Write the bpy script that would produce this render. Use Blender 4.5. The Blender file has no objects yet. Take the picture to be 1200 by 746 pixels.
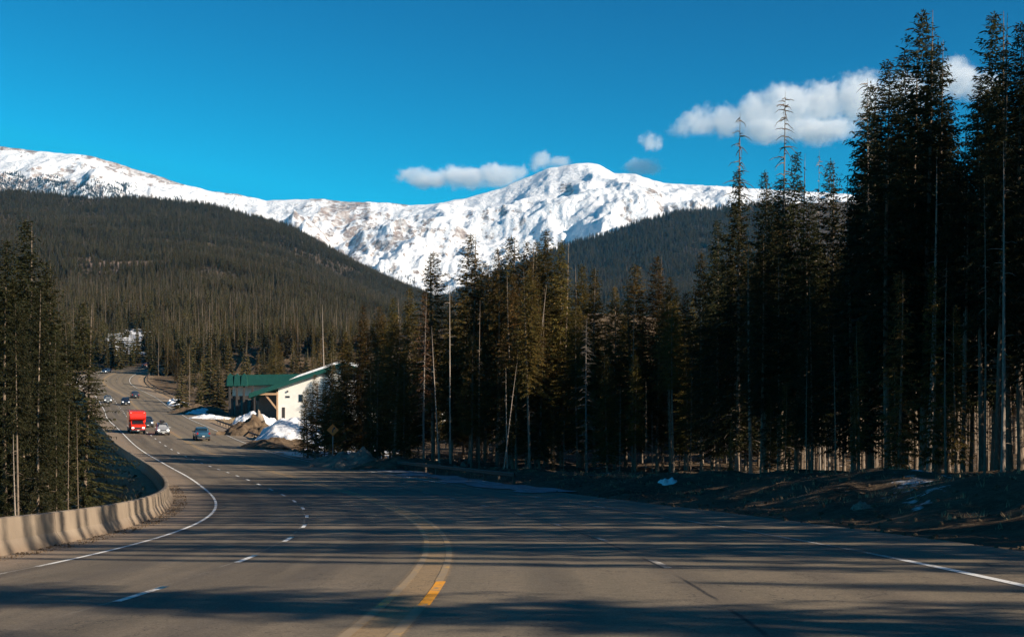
import bpy, bmesh, math, random
import numpy as np
from mathutils import Vector, Matrix

# ------------------------------------------------------------------ camera, sky, sun, exposure
SC = bpy.context.scene
COL = SC.collection
R = math.radians
FPX, HOR, EYE = 1667.0, 558.0, 1.5          # lens constant of the 1200 px photograph, its horizon row, eye height

cam_d = bpy.data.cameras.new("camera"); cam = bpy.data.objects.new("camera", cam_d); COL.objects.link(cam)
cam.location = (0, 0, EYE); cam.rotation_euler = (R(90), 0, 0)
cam_d.sensor_width = 36; cam_d.lens = 36 * FPX / 1200; cam_d.shift_y = (HOR - 373) / 1200
cam_d.clip_start = 0.1; cam_d.clip_end = 60000
SC.camera = cam

SUN_EL = R(23); SUN_H = Vector((0.857, -0.515, 0)).normalized()   # horizontal direction TOWARDS the sun
sun_dir = Vector((SUN_H.x * math.cos(SUN_EL), SUN_H.y * math.cos(SUN_EL), math.sin(SUN_EL)))
world = bpy.data.worlds.new("World"); SC.world = world; world.use_nodes = True
wt = world.node_tree; wt.nodes.clear()
sky = wt.nodes.new("ShaderNodeTexSky"); sky.sky_type = 'NISHITA'; sky.sun_disc = False
sky.sun_elevation = SUN_EL; sky.sun_rotation = math.atan2(SUN_H.x, SUN_H.y)
sky.altitude = 2800; sky.air_density = 1.0; sky.dust_density = 0.1; sky.ozone_density = 3.0
sep = wt.nodes.new("ShaderNodeSeparateColor"); comb = wt.nodes.new("ShaderNodeCombineColor")   # grade: deep teal sky, darker overhead
bg = wt.nodes.new("ShaderNodeBackground"); bg.inputs[1].default_value = 0.10
wo = wt.nodes.new("ShaderNodeOutputWorld")
wt.links.new(sky.outputs[0], sep.inputs[0])
for ch, (pw, gain, cap) in enumerate([(1.0, .045, .4), (2.3, .235, 3.0), (1.85, .225, 5.0)]):
    p_ = wt.nodes.new("ShaderNodeMath"); p_.operation = 'POWER'; p_.inputs[1].default_value = pw; g_ = wt.nodes.new("ShaderNodeMath"); g_.operation = 'MULTIPLY'; g_.inputs[1].default_value = gain
    wt.links.new(sep.outputs[ch], p_.inputs[0]); wt.links.new(p_.outputs[0], g_.inputs[0])
    c_ = wt.nodes.new("ShaderNodeMath"); c_.operation = 'MINIMUM'; c_.inputs[1].default_value = cap; wt.links.new(g_.outputs[0], c_.inputs[0]); wt.links.new(c_.outputs[0], comb.inputs[ch])
wt.links.new(comb.outputs[0], bg.inputs[0]); wt.links.new(bg.outputs[0], wo.inputs[0])
sun_d = bpy.data.lights.new("sun", 'SUN'); sun_d.energy = 5.0; sun_d.angle = R(0.4); sun_d.color = (1.0, 0.86, 0.70)
sun = bpy.data.objects.new("sun", sun_d); COL.objects.link(sun)
sun.rotation_euler = (-sun_dir).to_track_quat('-Z', 'Y').to_euler()
SC.view_settings.view_transform = 'Standard'; SC.view_settings.look = 'None'
SC.view_settings.exposure = 0.7; SC.view_settings.gamma = 1; SC.view_settings.use_curve_mapping = False
SC.render.engine = 'CYCLES'
SC.cycles.max_bounces = 7; SC.cycles.diffuse_bounces = 2; SC.cycles.glossy_bounces = 2
SC.cycles.volume_bounces = 6; SC.cycles.transparent_max_bounces = 8
SC.cycles.use_denoising = True

# ------------------------------------------------------------------ numeric helpers
RNG = np.random.default_rng(11)

def smooth(a, b, x):
    t = np.clip((np.asarray(x, float) - a) / (b - a), 0, 1); return t * t * (3 - 2 * t)

def _hash(ix, iy, seed):
    h = (ix.astype(np.int64) * 374761393 + iy.astype(np.int64) * 668265263 + seed * 1442695041) & 0xffffffff
    h = ((h ^ (h >> 13)) * 1274126177) & 0xffffffff
    return ((h ^ (h >> 16)) & 0xffff) / 65535.0

def vnoise(x, y, seed=0):
    x = np.asarray(x, float); y = np.asarray(y, float)
    ix = np.floor(x); iy = np.floor(y); fx = x - ix; fy = y - iy
    fx = fx * fx * fx * (fx * (fx * 6 - 15) + 10); fy = fy * fy * fy * (fy * (fy * 6 - 15) + 10)
    a = _hash(ix, iy, seed); b = _hash(ix + 1, iy, seed); c = _hash(ix, iy + 1, seed); d = _hash(ix + 1, iy + 1, seed)
    return (a * (1 - fx) + b * fx) * (1 - fy) + (c * (1 - fx) + d * fx) * fy - 0.5

def fbm(x, y, octs=4, seed=0, ridged=False, gain=0.5):
    s = 0; a = 1.0
    for i in range(octs):
        n = vnoise(x * 2 ** i + 17.3 * i, y * 2 ** i - 9.1 * i, seed + i)
        s = s + a * ((0.5 - np.abs(n) * 2) if ridged else n); a *= gain
    return s

# ------------------------------------------------------------------ mesh helpers
def mesh(name, V, F, mat=None, smooth_=False):
    """numpy verts + one (M,k) face array or a list of them"""
    V = np.asarray(V, np.float32); Fs = F if isinstance(F, list) else [F]
    Fs = [np.asarray(f, np.int32) for f in Fs if len(f)]
    me = bpy.data.meshes.new(name); me.vertices.add(len(V)); me.vertices.foreach_set("co", V.ravel())
    loops = np.concatenate([f.ravel() for f in Fs]); tot = np.concatenate([np.full(len(f), f.shape[1], np.int32) for f in Fs])
    st = np.concatenate([[0], np.cumsum(tot)[:-1]]).astype(np.int32)
    me.loops.add(len(loops)); me.loops.foreach_set("vertex_index", loops)
    me.polygons.add(len(tot)); me.polygons.foreach_set("loop_start", st); me.polygons.foreach_set("loop_total", tot)
    if smooth_: me.polygons.foreach_set("use_smooth", np.ones(len(tot), bool))
    me.update(calc_edges=True); me.validate()
    if mat: me.materials.append(mat)
    return me

def link(name, me, parent=None):
    o = bpy.data.objects.new(name, me); COL.objects.link(o)
    if parent: o.parent = parent
    return o

def tag(o, label=None, cat=None, group=None, kind=None):
    if label: o["label"] = label
    if cat: o["category"] = cat
    if group: o["group"] = group
    if kind: o["kind"] = kind
    return o

def empty(name, loc=(0, 0, 0), rz=0.0):
    o = bpy.data.objects.new(name, None); COL.objects.link(o); o.location = loc; o.rotation_euler = (0, 0, rz)
    o.empty_display_size = 0.2
    return o

def gridfaces(nr, nc):
    i = np.arange(nr - 1)[:, None] * nc + np.arange(nc - 1)[None, :]
    i = i.ravel(); return np.stack([i, i + 1, i + nc + 1, i + nc], 1)

def fattr(me, name, vals):
    a = me.attributes.new(name, 'FLOAT', 'POINT'); a.data.foreach_set("value", np.asarray(vals, np.float32).ravel())

def bm_obj(name, bm, mat, parent=None, smooth_=False, bevel=0):
    if bevel:
        bmesh.ops.bevel(bm, geom=bm.edges[:], offset=bevel, segments=2, affect='EDGES', clamp_overlap=True)
    bmesh.ops.recalc_face_normals(bm, faces=bm.faces)
    me = bpy.data.meshes.new(name); bm.to_mesh(me); bm.free()
    if smooth_:
        for p in me.polygons: p.use_smooth = True
    me.materials.append(mat); return link(name, me, parent)

def bx(bm, x0, x1, y0, y1, z0, z1):
    vs = [bm.verts.new(p) for p in ((x0,y0,z0),(x1,y0,z0),(x1,y1,z0),(x0,y1,z0),(x0,y0,z1),(x1,y0,z1),(x1,y1,z1),(x0,y1,z1))]
    for f in ((0,1,2,3),(4,5,6,7),(0,1,5,4),(1,2,6,5),(2,3,7,6),(3,0,4,7)): bm.faces.new([vs[i] for i in f])

def box(name, dims, mat, parent=None, bevel=0):
    bm = bmesh.new(); bx(bm, *dims); return bm_obj(name, bm, mat, parent, bevel=bevel)

def prism(bm, pts, axis, a0, a1):
    """polygon pts (2-D) extruded along axis 0/1/2"""
    def P(p, a):
        q = list(p); q.insert(axis, a); return q
    A = [bm.verts.new(P(p, a0)) for p in pts]; B = [bm.verts.new(P(p, a1)) for p in pts]
    bm.faces.new(A); bm.faces.new(B[::-1])
    for i in range(len(pts)):
        j = (i + 1) % len(pts); bm.faces.new((A[i], A[j], B[j], B[i]))

def tube_np(pts, radii, n=6):
    """tapered tube along pts -> verts, quads"""
    pts = np.asarray(pts, float); m = len(pts); V = []
    t = np.gradient(pts, axis=0); t /= np.linalg.norm(t, axis=1)[:, None] + 1e-9
    ref = np.array([1, 0, 0.]) if abs(t[0][2]) > .7 else np.array([0, 0, 1.])
    a = np.cross(t, ref); a /= np.linalg.norm(a, axis=1)[:, None] + 1e-9; b = np.cross(t, a)
    ang = np.arange(n) * 2 * np.pi / n
    V = pts[:, None, :] + np.asarray(radii, float)[:, None, None] * (np.cos(ang)[None, :, None] * a[:, None, :] + np.sin(ang)[None, :, None] * b[:, None, :])
    i = np.arange(m - 1)[:, None] * n + np.arange(n)[None, :]; j = np.arange(m - 1)[:, None] * n + (np.arange(n)[None, :] + 1) % n
    F = np.stack([i.ravel(), j.ravel(), (j + n).ravel(), (i + n).ravel()], 1)
    return V.reshape(-1, 3), F

# ------------------------------------------------------------------ material helpers
class NT:
    def __init__(s, name):
        s.m = bpy.data.materials.new(name); s.m.use_nodes = True; s.t = s.m.node_tree; s.t.nodes.clear()
        s.out = s.n("ShaderNodeOutputMaterial")
    def n(s, typ, **kw):
        nd = s.t.nodes.new(typ)
        for k, v in kw.items(): setattr(nd, k, v)
        return nd
    def set(s, sock, v):
        if hasattr(v, "is_linked") or isinstance(v, bpy.types.NodeSocket): s.t.links.new(v, sock)
        elif v is not None:
            if isinstance(v, (tuple, list)) and len(v) == 3 and len(sock.default_value) == 4: v = (*v, 1)
            sock.default_value = v
    def mix(s, fac, a, b, mode='MIX'):
        nd = s.n("ShaderNodeMix", data_type='RGBA', blend_type=mode)
        s.set(nd.inputs[0], fac); s.set(nd.inputs[6], a); s.set(nd.inputs[7], b); return nd.outputs[2]
    def math(s, op, a, b=None, c=None, clamp=False):
        nd = s.n("ShaderNodeMath", operation=op, use_clamp=clamp); s.set(nd.inputs[0], a)
        if b is not None: s.set(nd.inputs[1], b)
        if c is not None: s.set(nd.inputs[2], c)
        return nd.outputs[0]
    def noise(s, vec, scale, detail=4, rough=.55, dist=0, out=0):
        nd = s.n("ShaderNodeTexNoise"); s.set(nd.inputs["Vector"], vec); nd.inputs["Scale"].default_value = scale
        nd.inputs["Detail"].default_value = detail; nd.inputs["Roughness"].default_value = rough; nd.inputs["Distortion"].default_value = dist
        return nd.outputs[out]
    def rng(s, v, a, b, c=0., d=1.):
        nd = s.n("ShaderNodeMapRange"); s.set(nd.inputs[0], v)
        for i, q in enumerate((a, b, c, d)): nd.inputs[i + 1].default_value = q
        return nd.outputs[0]
    def coord(s, which="Object"): return s.n("ShaderNodeTexCoord").outputs[which]
    def attr(s, name): return s.n("ShaderNodeAttribute", attribute_name=name).outputs["Fac"]
    def mapping(s, vec, scale=(1, 1, 1), loc=(0, 0, 0), rot=(0, 0, 0)):
        nd = s.n("ShaderNodeMapping"); s.set(nd.inputs[0], vec); nd.inputs["Scale"].default_value = scale
        nd.inputs["Location"].default_value = loc; nd.inputs["Rotation"].default_value = rot; return nd.outputs[0]
    def bsdf(s, col, rough=.8, bump=None, bs=.3, bd=.1, metal=0., spec=.5, **kw):
        b = s.n("ShaderNodeBsdfPrincipled"); s.set(b.inputs["Base Color"], col); s.set(b.inputs["Roughness"], rough)
        b.inputs["Metallic"].default_value = metal; b.inputs["Specular IOR Level"].default_value = spec
        for k, v in kw.items(): s.set(b.inputs[k.replace("_", " ")], v)
        if bump is not None:
            bn = s.n("ShaderNodeBump"); bn.inputs["Strength"].default_value = bs; bn.inputs["Distance"].default_value = bd
            s.set(bn.inputs["Height"], bump); s.t.links.new(bn.outputs[0], b.inputs["Normal"])
        s.t.links.new(b.outputs[0], s.out.inputs[0]); return b

def simple(name, col, rough=.6, metal=0., var=.15, scale=3., bs=.05, **kw):
    t = NT(name); n = t.noise(t.coord(), scale, 4)
    c = t.mix(t.rng(n, .3, .7), tuple(x * (1 - var) for x in col), tuple(min(1, x * (1 + var)) for x in col))
    t.bsdf(c, rough, n, bs, .02, metal, **kw); return t.m

def mat_needles(name, dark, light, tip):
    t = NT(name); info = t.n("ShaderNodeObjectInfo").outputs["Random"]; geo = t.n("ShaderNodeNewGeometry")
    n = t.noise(t.coord(), .9, 3); rp = geo.outputs["Random Per Island"]
    c = t.mix(t.rng(n, .35, .65), dark, light)
    c = t.mix(t.math('MULTIPLY', t.math('POWER', rp, 3.), .7), c, tip)
    v = t.rng(info, 0, 1, .62, 1.3)
    vv = t.n("ShaderNodeCombineColor"); 
    for i in range(3): t.set(vv.inputs[i], v)
    c = t.mix(1., c, vv.outputs[0], 'MULTIPLY')
    h = t.n("ShaderNodeHueSaturation"); t.set(h.inputs["Hue"], t.rng(t.math('FRACT', t.math('MULTIPLY', info, 7.3)), 0, 1, .470, .505))
    t.set(h.inputs["Color"], c)
    b = t.bsdf(h.outputs[0], .65, spec=.2)
    tr = t.n("ShaderNodeBsdfTranslucent"); t.set(tr.inputs[0], h.outputs[0])
    mx = t.n("ShaderNodeMixShader"); mx.inputs[0].default_value = .38
    t.t.links.new(b.outputs[0], mx.inputs[1]); t.t.links.new(tr.outputs[0], mx.inputs[2]); t.t.links.new(mx.outputs[0], t.out.inputs[0])
    return t.m

def mat_bark(name, a, b):
    t = NT(name); co = t.coord(); n = t.noise(t.mapping(co, (9, 9, 2.2)), 1.5, 5, .65)
    info = t.n("ShaderNodeObjectInfo").outputs["Random"]
    c = t.mix(t.rng(n, .35, .65), a, b); c = t.mix(t.math('MULTIPLY', info, .45), c, tuple(x * .45 for x in a))
    t.bsdf(c, .9, n, .6, .04, spec=.1); return t.m

M = {}
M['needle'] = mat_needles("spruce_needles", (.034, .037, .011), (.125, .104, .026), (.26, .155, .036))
M['needle_shade'] = mat_needles("shaded_spruce_needles", (.020, .027, .010), (.044, .050, .018), (.085, .066, .025))  # darker copy of the spruce needles, its colour standing in for shade
M['needle_far'] = mat_needles("far_needles", (.034, .037, .013), (.080, .072, .024), (.13, .09, .034))
M['rust'] = mat_needles("dry_needles", (.05, .03, .015), (.12, .065, .028), (.18, .10, .05))
M['bark'] = mat_bark("bark", (.13, .095, .068), (.30, .235, .175))
M['deadbark'] = mat_bark("dead_bark", (.16, .13, .105), (.34, .30, .26))
M['palebark'] = mat_bark("pale_bark", (.24, .19, .15), (.44, .37, .30))

# road surface: UV is (offset from centre line, distance along the road) in metres
def mat_road():
    t = NT("asphalt"); uv = t.n("ShaderNodeUVMap"); sp = t.n("ShaderNodeSeparateXYZ"); t.t.links.new(uv.outputs[0], sp.inputs[0])
    o, s = sp.outputs[0], sp.outputs[1]
    cm = t.n("ShaderNodeCombineXYZ"); t.set(cm.inputs[0], o); t.set(cm.inputs[1], t.math('MULTIPLY', s, .045)); streak = cm.outputs[0]
    cf = t.n("ShaderNodeCombineXYZ"); t.set(cf.inputs[0], o); t.set(cf.inputs[1], s); fl = cf.outputs[0]
    big = t.noise(streak, .9, 4, .6); fine = t.noise(fl, 28, 3, .7); blot = t.noise(fl, .35, 4, .6); med = t.noise(fl, 4.5, 4, .7)
    # older, paler surface to the right; darker patch lanes to the left
    side = t.rng(o, -1.2, .6)
    c = t.mix(side, (.135, .108, .074), (.215, .174, .114))
    c = t.mix(t.rng(big, .35, .70), c, (.275, .215, .143))
    # wheel tracks: cos over lane width
    w = t.math('COSINE', t.math('MULTIPLY', o, 2 * math.pi / 1.85)); c = t.mix(t.math('MULTIPLY', t.rng(w, .1, 1), .35), c, (.065, .056, .050))
    c = t.mix(t.math('MULTIPLY', t.rng(blot, .5, .75), .35), c, (.26, .21, .155))
    # worn double line bed in the middle
    a = t.math('ABSOLUTE', t.math('ADD', o, t.math('MULTIPLY', t.math('SUBTRACT', med, .5), .12)))
    band = t.rng(a, .28, .35, 1, 0)
    wide = t.rng(a, .3, 1.5, .45, 0)
    c = t.mix(t.math('MULTIPLY', wide, t.rng(s, 60, 180)), c, (.33, .26, .18))
    c = t.mix(t.math('MULTIPLY', band, .85), c, (.43, .29, .145))
    # dusty shoulders
    ls = t.rng(t.math('ADD', o, t.math('MULTIPLY', t.math('SUBTRACT', blot, .5), 1.1)), -7.6, -8.3)
    c = t.mix(t.math('MULTIPLY', ls, .85), c, (.36, .27, .185))
    rs = t.math('MULTIPLY', t.rng(t.math('ADD', o, t.math('MULTIPLY', t.math('SUBTRACT', blot, .5), 1.1)), 7.9, 8.6), t.rng(s, 165, 205, .25, 1))
    c = t.mix(t.math('MULTIPLY', rs, .85), c, (.33, .25, .175))
    # cracks along the joints and a few across
    jn = t.math('ADD', o, t.math('MULTIPLY', t.math('SUBTRACT', t.noise(fl, .8, 3), .5), .10))
    for off in (-3.78, 3.62):
        cr = t.rng(t.math('ABSOLUTE', t.math('SUBTRACT', jn, off)), .012, .04, 1, 0)
        c = t.mix(t.math('MULTIPLY', cr, t.rng(t.noise(fl, .3, 2), .42, .55)), c, (.028, .025, .022) if off > 0 else (.30, .26, .20))
    vor = t.n("ShaderNodeTexVoronoi", feature='DISTANCE_TO_EDGE'); t.set(vor.inputs["Vector"], t.mapping(fl, (.16, .07, 1))); 
    dist = t.noise(fl, .9, 4, .6, out=1); vm = t.n("ShaderNodeVectorMath", operation='MULTIPLY_ADD'); t.set(vm.inputs[0], dist); vm.inputs[1].default_value = (.35, .35, 0)
    t.set(vm.inputs[2], t.mapping(fl, (.16, .07, 1))); t.set(vor.inputs["Vector"], vm.outputs[0])
    c = t.mix(t.math('MULTIPLY', t.rng(vor.outputs[0], .002, .007, 1, 0), .8), c, (.035, .03, .027))
    c = t.mix(t.rng(fine, .42, .70, .0, .62), c, t.mix(.75, c, (.02, .02, .02)), 'MIX'); c = t.mix(t.math('MULTIPLY', t.rng(t.noise(fl, 60, 2, .6), .58, .7), .5), c, (.42, .36, .27))
    c = t.mix(t.math('MULTIPLY', t.rng(med, .38, .62), .22), c, (.06, .05, .04)); c = t.mix(t.math('MULTIPLY', t.rng(t.noise(fl, 12, 3, .7), .5, .66), .3), c, (.045, .04, .035))
    t.bsdf(c, t.rng(fine, .3, .7, .75, .95), fine, .5, .015, spec=.25); return t.m
M['road'] = mat_road()

def mat_paint(name, col, wear, under):
    t = NT(name); uv = t.n("ShaderNodeUVMap"); n = t.noise(uv.outputs[0], 9, 4, .7); n2 = t.noise(uv.outputs[0], .5, 3)
    f = t.rng(t.math('ADD', n, t.math('MULTIPLY', t.math('SUBTRACT', n2, .5), .8)), wear - .06, wear + .1)
    t.bsdf(t.mix(f, col, under), .8, n, .2, .01, spec=.2); return t.m
M['white_line'] = mat_paint("white_line_paint", (.80, .79, .74), .60, (.26, .22, .18))
M['faint_line'] = mat_paint("worn_white_paint", (.55, .52, .46), .42, (.20, .17, .135))
M['yellow_line'] = mat_paint("yellow_line_paint", (.88, .36, .02), .60, (.36, .26, .14))
M['worn_yellow'] = mat_paint("worn_yellow_paint", (.66, .38, .09), .34, (.32, .24, .15))

def mat_ground():
    t = NT("forest_ground"); co = t.coord(); n = t.noise(co, .35, 6, .62); f = t.noise(co, 5, 6, .7); ff = t.noise(co, 24, 3, .7)
    c = t.mix(t.rng(n, .35, .65), (.055, .037, .023), (.150, .105, .066))
    c = t.mix(t.rng(f, .45, .75), c, (.20, .145, .09)); c = t.mix(t.rng(ff, .5, .8), c, (.035, .024, .016))
    tan = t.attr("tan"); c = t.mix(t.math('MULTIPLY', tan, t.rng(f, .3, .6, .6, 1)), c, t.mix(t.rng(n, .3, .7), (.30, .215, .14), (.40, .30, .20)))
    sn = t.rng(t.math('ADD', t.attr("snow"), t.math('MULTIPLY', t.math('SUBTRACT', t.noise(co, 1.1, 5, .65), .5), .9)), .45, .58)
    c = t.mix(sn, c, (.82, .84, .86))
    h = t.math('ADD', t.math('MULTIPLY', f, .7), t.math('MULTIPLY', ff, .2))
    t.bsdf(c, .95, h, .8, .22, spec=.1); return t.m
M['ground'] = mat_ground()

def mat_hill():
    t = NT("hill_ground"); co = t.coord(); n = t.noise(co, .012, 6, .62); f = t.noise(co, .11, 6, .7)
    c = t.mix(t.rng(n, .35, .65), (.060, .046, .032), (.115, .088, .060)); c = t.mix(t.rng(f, .5, .8), c, (.17, .12, .085))
    c = t.mix(t.attr("tan"), c, (.30, .21, .16))
    sn = t.rng(t.math('ADD', t.attr("snow"), t.math('MULTIPLY', t.math('SUBTRACT', t.noise(co, .12, 5, .65), .5), 1.0)), .45, .56)
    c = t.mix(sn, c, (.82, .84, .86)); t.bsdf(c, .95, f, .7, 3., spec=.05); return t.m
M['hill'] = mat_hill()

def mat_mountain():
    t = NT("snow_and_rock"); co = t.coord(); geo = t.n("ShaderNodeNewGeometry")
    n = t.noise(co, .0016, 7, .62); f = t.noise(co, .009, 7, .68, .4); st = t.noise(t.mapping(co, (.014, .0022, .004), rot=(0, 0, .5)), 1, 6, .7)
    v = t.math('ADD', t.math('ADD', t.attr("rock"), t.math('MULTIPLY', t.math('SUBTRACT', f, .5), 1.7)), t.math('MULTIPLY', t.math('SUBTRACT', st, .5), 1.1))
    v = t.math('ADD', v, t.math('MULTIPLY', t.math('SUBTRACT', t.noise(co, .04, 5, .75), .5), .7)); m = t.rng(v, .50, .60)
    rock = t.mix(t.rng(n, .4, .6), (.235, .175, .135), (.36, .26, .20)); rock = t.mix(t.rng(f, .5, .7), rock, (.16, .135, .12))
    rock = t.mix(t.rng(t.noise(co, .03, 5, .75), .45, .6), rock, (.62, .60, .58))
    c = t.mix(m, (.86, .87, .88), rock)
    t.bsdf(c, .8, t.math('ADD', f, t.math('MULTIPLY', t.noise(co, .05, 5, .7), .25)), .8, 38., spec=.1); return t.m
M['mountain'] = mat_mountain()

def mat_snow():
    t = NT("old_snow"); co = t.coord(); n = t.noise(co, 1.3, 5, .65); f = t.noise(co, 7, 5, .7)
    c = t.mix(t.rng(n, .55, .72), (.82, .83, .84), (.50, .42, .33)); c = t.mix(t.rng(f, .66, .74), c, (.25, .19, .14))
    t.bsdf(c, .7, t.math('ADD', n, t.math('MULTIPLY', f, .3)), .7, .25, spec=.2); return t.m
M['snow'] = mat_snow()
def mat_slush():
    t = NT("shoulder_slush"); uv = t.n("ShaderNodeUVMap"); n = t.noise(t.mapping(uv.outputs[0], (1, .25, 1)), 1.6, 5, .65)
    t.bsdf(t.mix(t.rng(n, .4, .62), (.11, .10, .09), (.30, .33, .36)), .5, n, .5, .05); return t.m
M['slush'] = mat_slush()
def mat_dirt(name, a, b):
    t = NT(name); co = t.coord(); n = t.noise(co, .8, 6, .65); f = t.noise(co, 6, 5, .7)
    c = t.mix(t.rng(n, .35, .65), a, b); c = t.mix(t.rng(f, .6, .75), c, tuple(x * 1.5 for x in b)); t.bsdf(c, .95, t.math('ADD', n, t.math('MULTIPLY', f, .4)), .9, .3, spec=.1); return t.m
M['dirt'] = mat_dirt("piled_dirt", (.07, .047, .03), (.19, .135, .085))
M['rock'] = mat_dirt("pale_rock", (.16, .125, .095), (.34, .27, .20))
def mat_concrete():
    t = NT("barrier_concrete"); co = t.coord(); uv = t.n("ShaderNodeUVMap"); sp = t.n("ShaderNodeSeparateXYZ"); t.t.links.new(uv.outputs[0], sp.inputs[0])
    n = t.noise(co, .5, 5, .6); f = t.noise(co, 6, 5, .7); dr = t.noise(t.mapping(co, (5, 5, .5)), 1, 4)
    c = t.mix(t.rng(n, .35, .65), (.235, .185, .135), (.32, .255, .185)); c = t.mix(t.math('MULTIPLY', t.rng(f, .55, .75), .5), c, (.24, .19, .145))
    c = t.mix(t.math('MULTIPLY', t.rng(dr, .52, .7), .35), c, (.20, .16, .125))
    c = t.mix(t.math('MULTIPLY', t.rng(sp.outputs[0], .05, .26, 1, 0), t.rng(f, .3, .6, .4, .9)), c, (.20, .145, .10))
    t.bsdf(c, .9, f, .4, .03, spec=.15); return t.m
M['concrete'] = mat_concrete()
M['corten'] = simple("weathered_steel", (.085, .05, .035), .7, .3, .3)
M['post'] = simple("post_wood", (.10, .075, .055), .9)
M['glass'] = simple("dark_glass", (.012, .016, .022), .12, 0., .1)
M['tyre'] = simple("tyre_rubber", (.018, .018, .018), .85)
M['rim'] = simple("alloy_rim", (.35, .35, .36), .4, .8)
M['black'] = simple("black_plastic", (.02, .02, .022), .5)
M['chrome'] = simple("chrome", (.6, .6, .62), .2, 1.)
M['lamp_glass'] = simple("lamp_glass", (.85, .85, .82), .15)
M['tail'] = simple("tail_lamp", (.35, .01, .01), .3)
M['plate'] = simple("number_plate", (.6, .62, .6), .5)
t_ = NT("lit_headlamp"); t_.bsdf((.9, .9, .85), .2, Emission_Color=(1., .95, .82, 1), Emission_Strength=2.5); M['lit'] = t_.m

# ------------------------------------------------------------------ the road's course (fitted), s along it, o to its right
K = np.array([0,25,50,75,100,130,160,200,240,280,320,360,400,440,490.])
P = [9.344, -2.091, 4.731, 4.784, 3.649, 3.323, 0.781, 0.927, 0.804, -0.573, 0.622, -1.403, 0.788, -0.263, 5.184, -11.4, -32.789, 0.24, -0.239, 0.78, 2.167, 3.168, 3.341, 5.137, 7.824, 8.265, 8.003, 8.087, 9.765, 13.206, 16.776, 20.479, 1.5, 2.429, 2.834, 2.892, 2.766, 2.183, 1.043, 0.956, 1.086, 0.975, 0.96, 0.715, 0.629, 1.933, 2.192]
n_ = 15; ds = 2.0
RS = np.arange(-120, 640, ds)
K2 = np.concatenate([[-120, -30], K, [530, 640]])
kk = np.interp(RS, K2, np.concatenate([[0, 3], P[2:2+n_], [-8, 0]])) / 1000
gg = np.interp(RS, K2, np.concatenate([[0, 0], P[2+n_:2+2*n_], [6, 4]])) / 100
RB = np.interp(RS, K2, np.concatenate([[1.5, 1.5], P[2+2*n_:2+3*n_], [2, 2]])) / 100
i0 = int(np.argmin(abs(RS)))
RTH = np.cumsum(kk) * ds; RTH -= RTH[i0]; RTH = P[0] / 100 - RTH
RX = np.cumsum(np.sin(RTH)) * ds; RY = np.cumsum(np.cos(RTH)) * ds; RZ = np.cumsum(gg) * ds
RX += P[1] - RX[i0]; RY -= RY[i0]; RZ -= RZ[i0]

def road_pt(s, o, h=0.0):
    s = np.asarray(s, float); x = np.interp(s, RS, RX); y = np.interp(s, RS, RY); z = np.interp(s, RS, RZ); th = np.interp(s, RS, RTH); b = np.interp(s, RS, RB)
    return np.stack([x + o * np.cos(th), y - o * np.sin(th), z + b * o + h], -1)

def so_of(x, y):
    x = np.asarray(x, float).ravel(); y = np.asarray(y, float).ravel()
    S = np.empty_like(x); O = np.empty_like(x)
    for a in range(0, len(x), 20000):
        dx = x[a:a+20000, None] - RX[None]; dy = y[a:a+20000, None] - RY[None]
        i = np.argmin(dx * dx + dy * dy, 1); j = np.arange(len(i)); th = RTH[i]
        along = dx[j, i] * np.sin(th) + dy[j, i] * np.cos(th)
        S[a:a+20000] = RS[i] + np.clip(along, -ds, ds); O[a:a+20000] = dx[j, i] * np.cos(th) - dy[j, i] * np.sin(th)
        far = np.abs(along) > 2 * ds
        dd = np.sqrt((dx[j, i]) ** 2 + (dy[j, i]) ** 2); O[a:a+20000] = np.where(far, np.sign(O[a:a+20000] + 1e-9) * dd, O[a:a+20000])
    return S, O

def ground_z(x, y):
    shp = np.shape(x); x = np.asarray(x, float).ravel(); y = np.asarray(y, float).ravel()
    S, O = so_of(x, y)
    zr = np.interp(S, RS, RZ); b = np.interp(S, RS, RB); zc = zr + b * np.clip(O, -10.5, 10.5)
    n1 = fbm(x * .12, y * .12, 4, 3); n2 = fbm(x * .55, y * .55, 4, 9)
    # right: verge, bank, plateau
    plat = np.maximum(1.55, zr + .55) + .5 * n1 + smooth(30, 80, O) * 1.5
    near = 1 - smooth(150, 190, S)
    w = smooth(10.8, 17.5, O + 2.2 * n1)
    right = zc - .06 + w * near * (plat - zc) + (smooth(10.3, 12, O)) * .35 * n2 * near + smooth(11, 40, O) * (1 - near) * (.4 * n1)
    # left: falls away behind the barrier
    deep = 2.6 + 2.2 * smooth(60, 110, S) - 1.2 * smooth(180, 300, S)
    left = zc - .06 - smooth(10.4, 17.5, -O) * (deep + .8 * n1) + .25 * n2 * smooth(10.6, 13, -O) + smooth(24, 70, -O) * 3.2
    g = np.where(O > 0, right, left)
    T = np.interp(y, [-300, 0, 110, 200, 300, 400, 450, 520, 900, 3000], [0, 0, 1.5, 6.5, 15, 26, 36, 48, 85, 300]) - np.where(O < 0, 1.5, -1.5) + 2 * n1
    fs = smooth(370, 440, S); k = np.clip((np.abs(O) - (45 - 33 * fs)) / (85 - 45 * fs), 0, 1); k = k * k * (3 - 2 * k)
    g = g * (1 - k) + T * k
    return g.reshape(shp)

def at(px, D): return ((px - 600) / FPX * D, D)
def gz1(x, y): return float(ground_z(np.array([x]), np.array([y]))[0])

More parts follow.
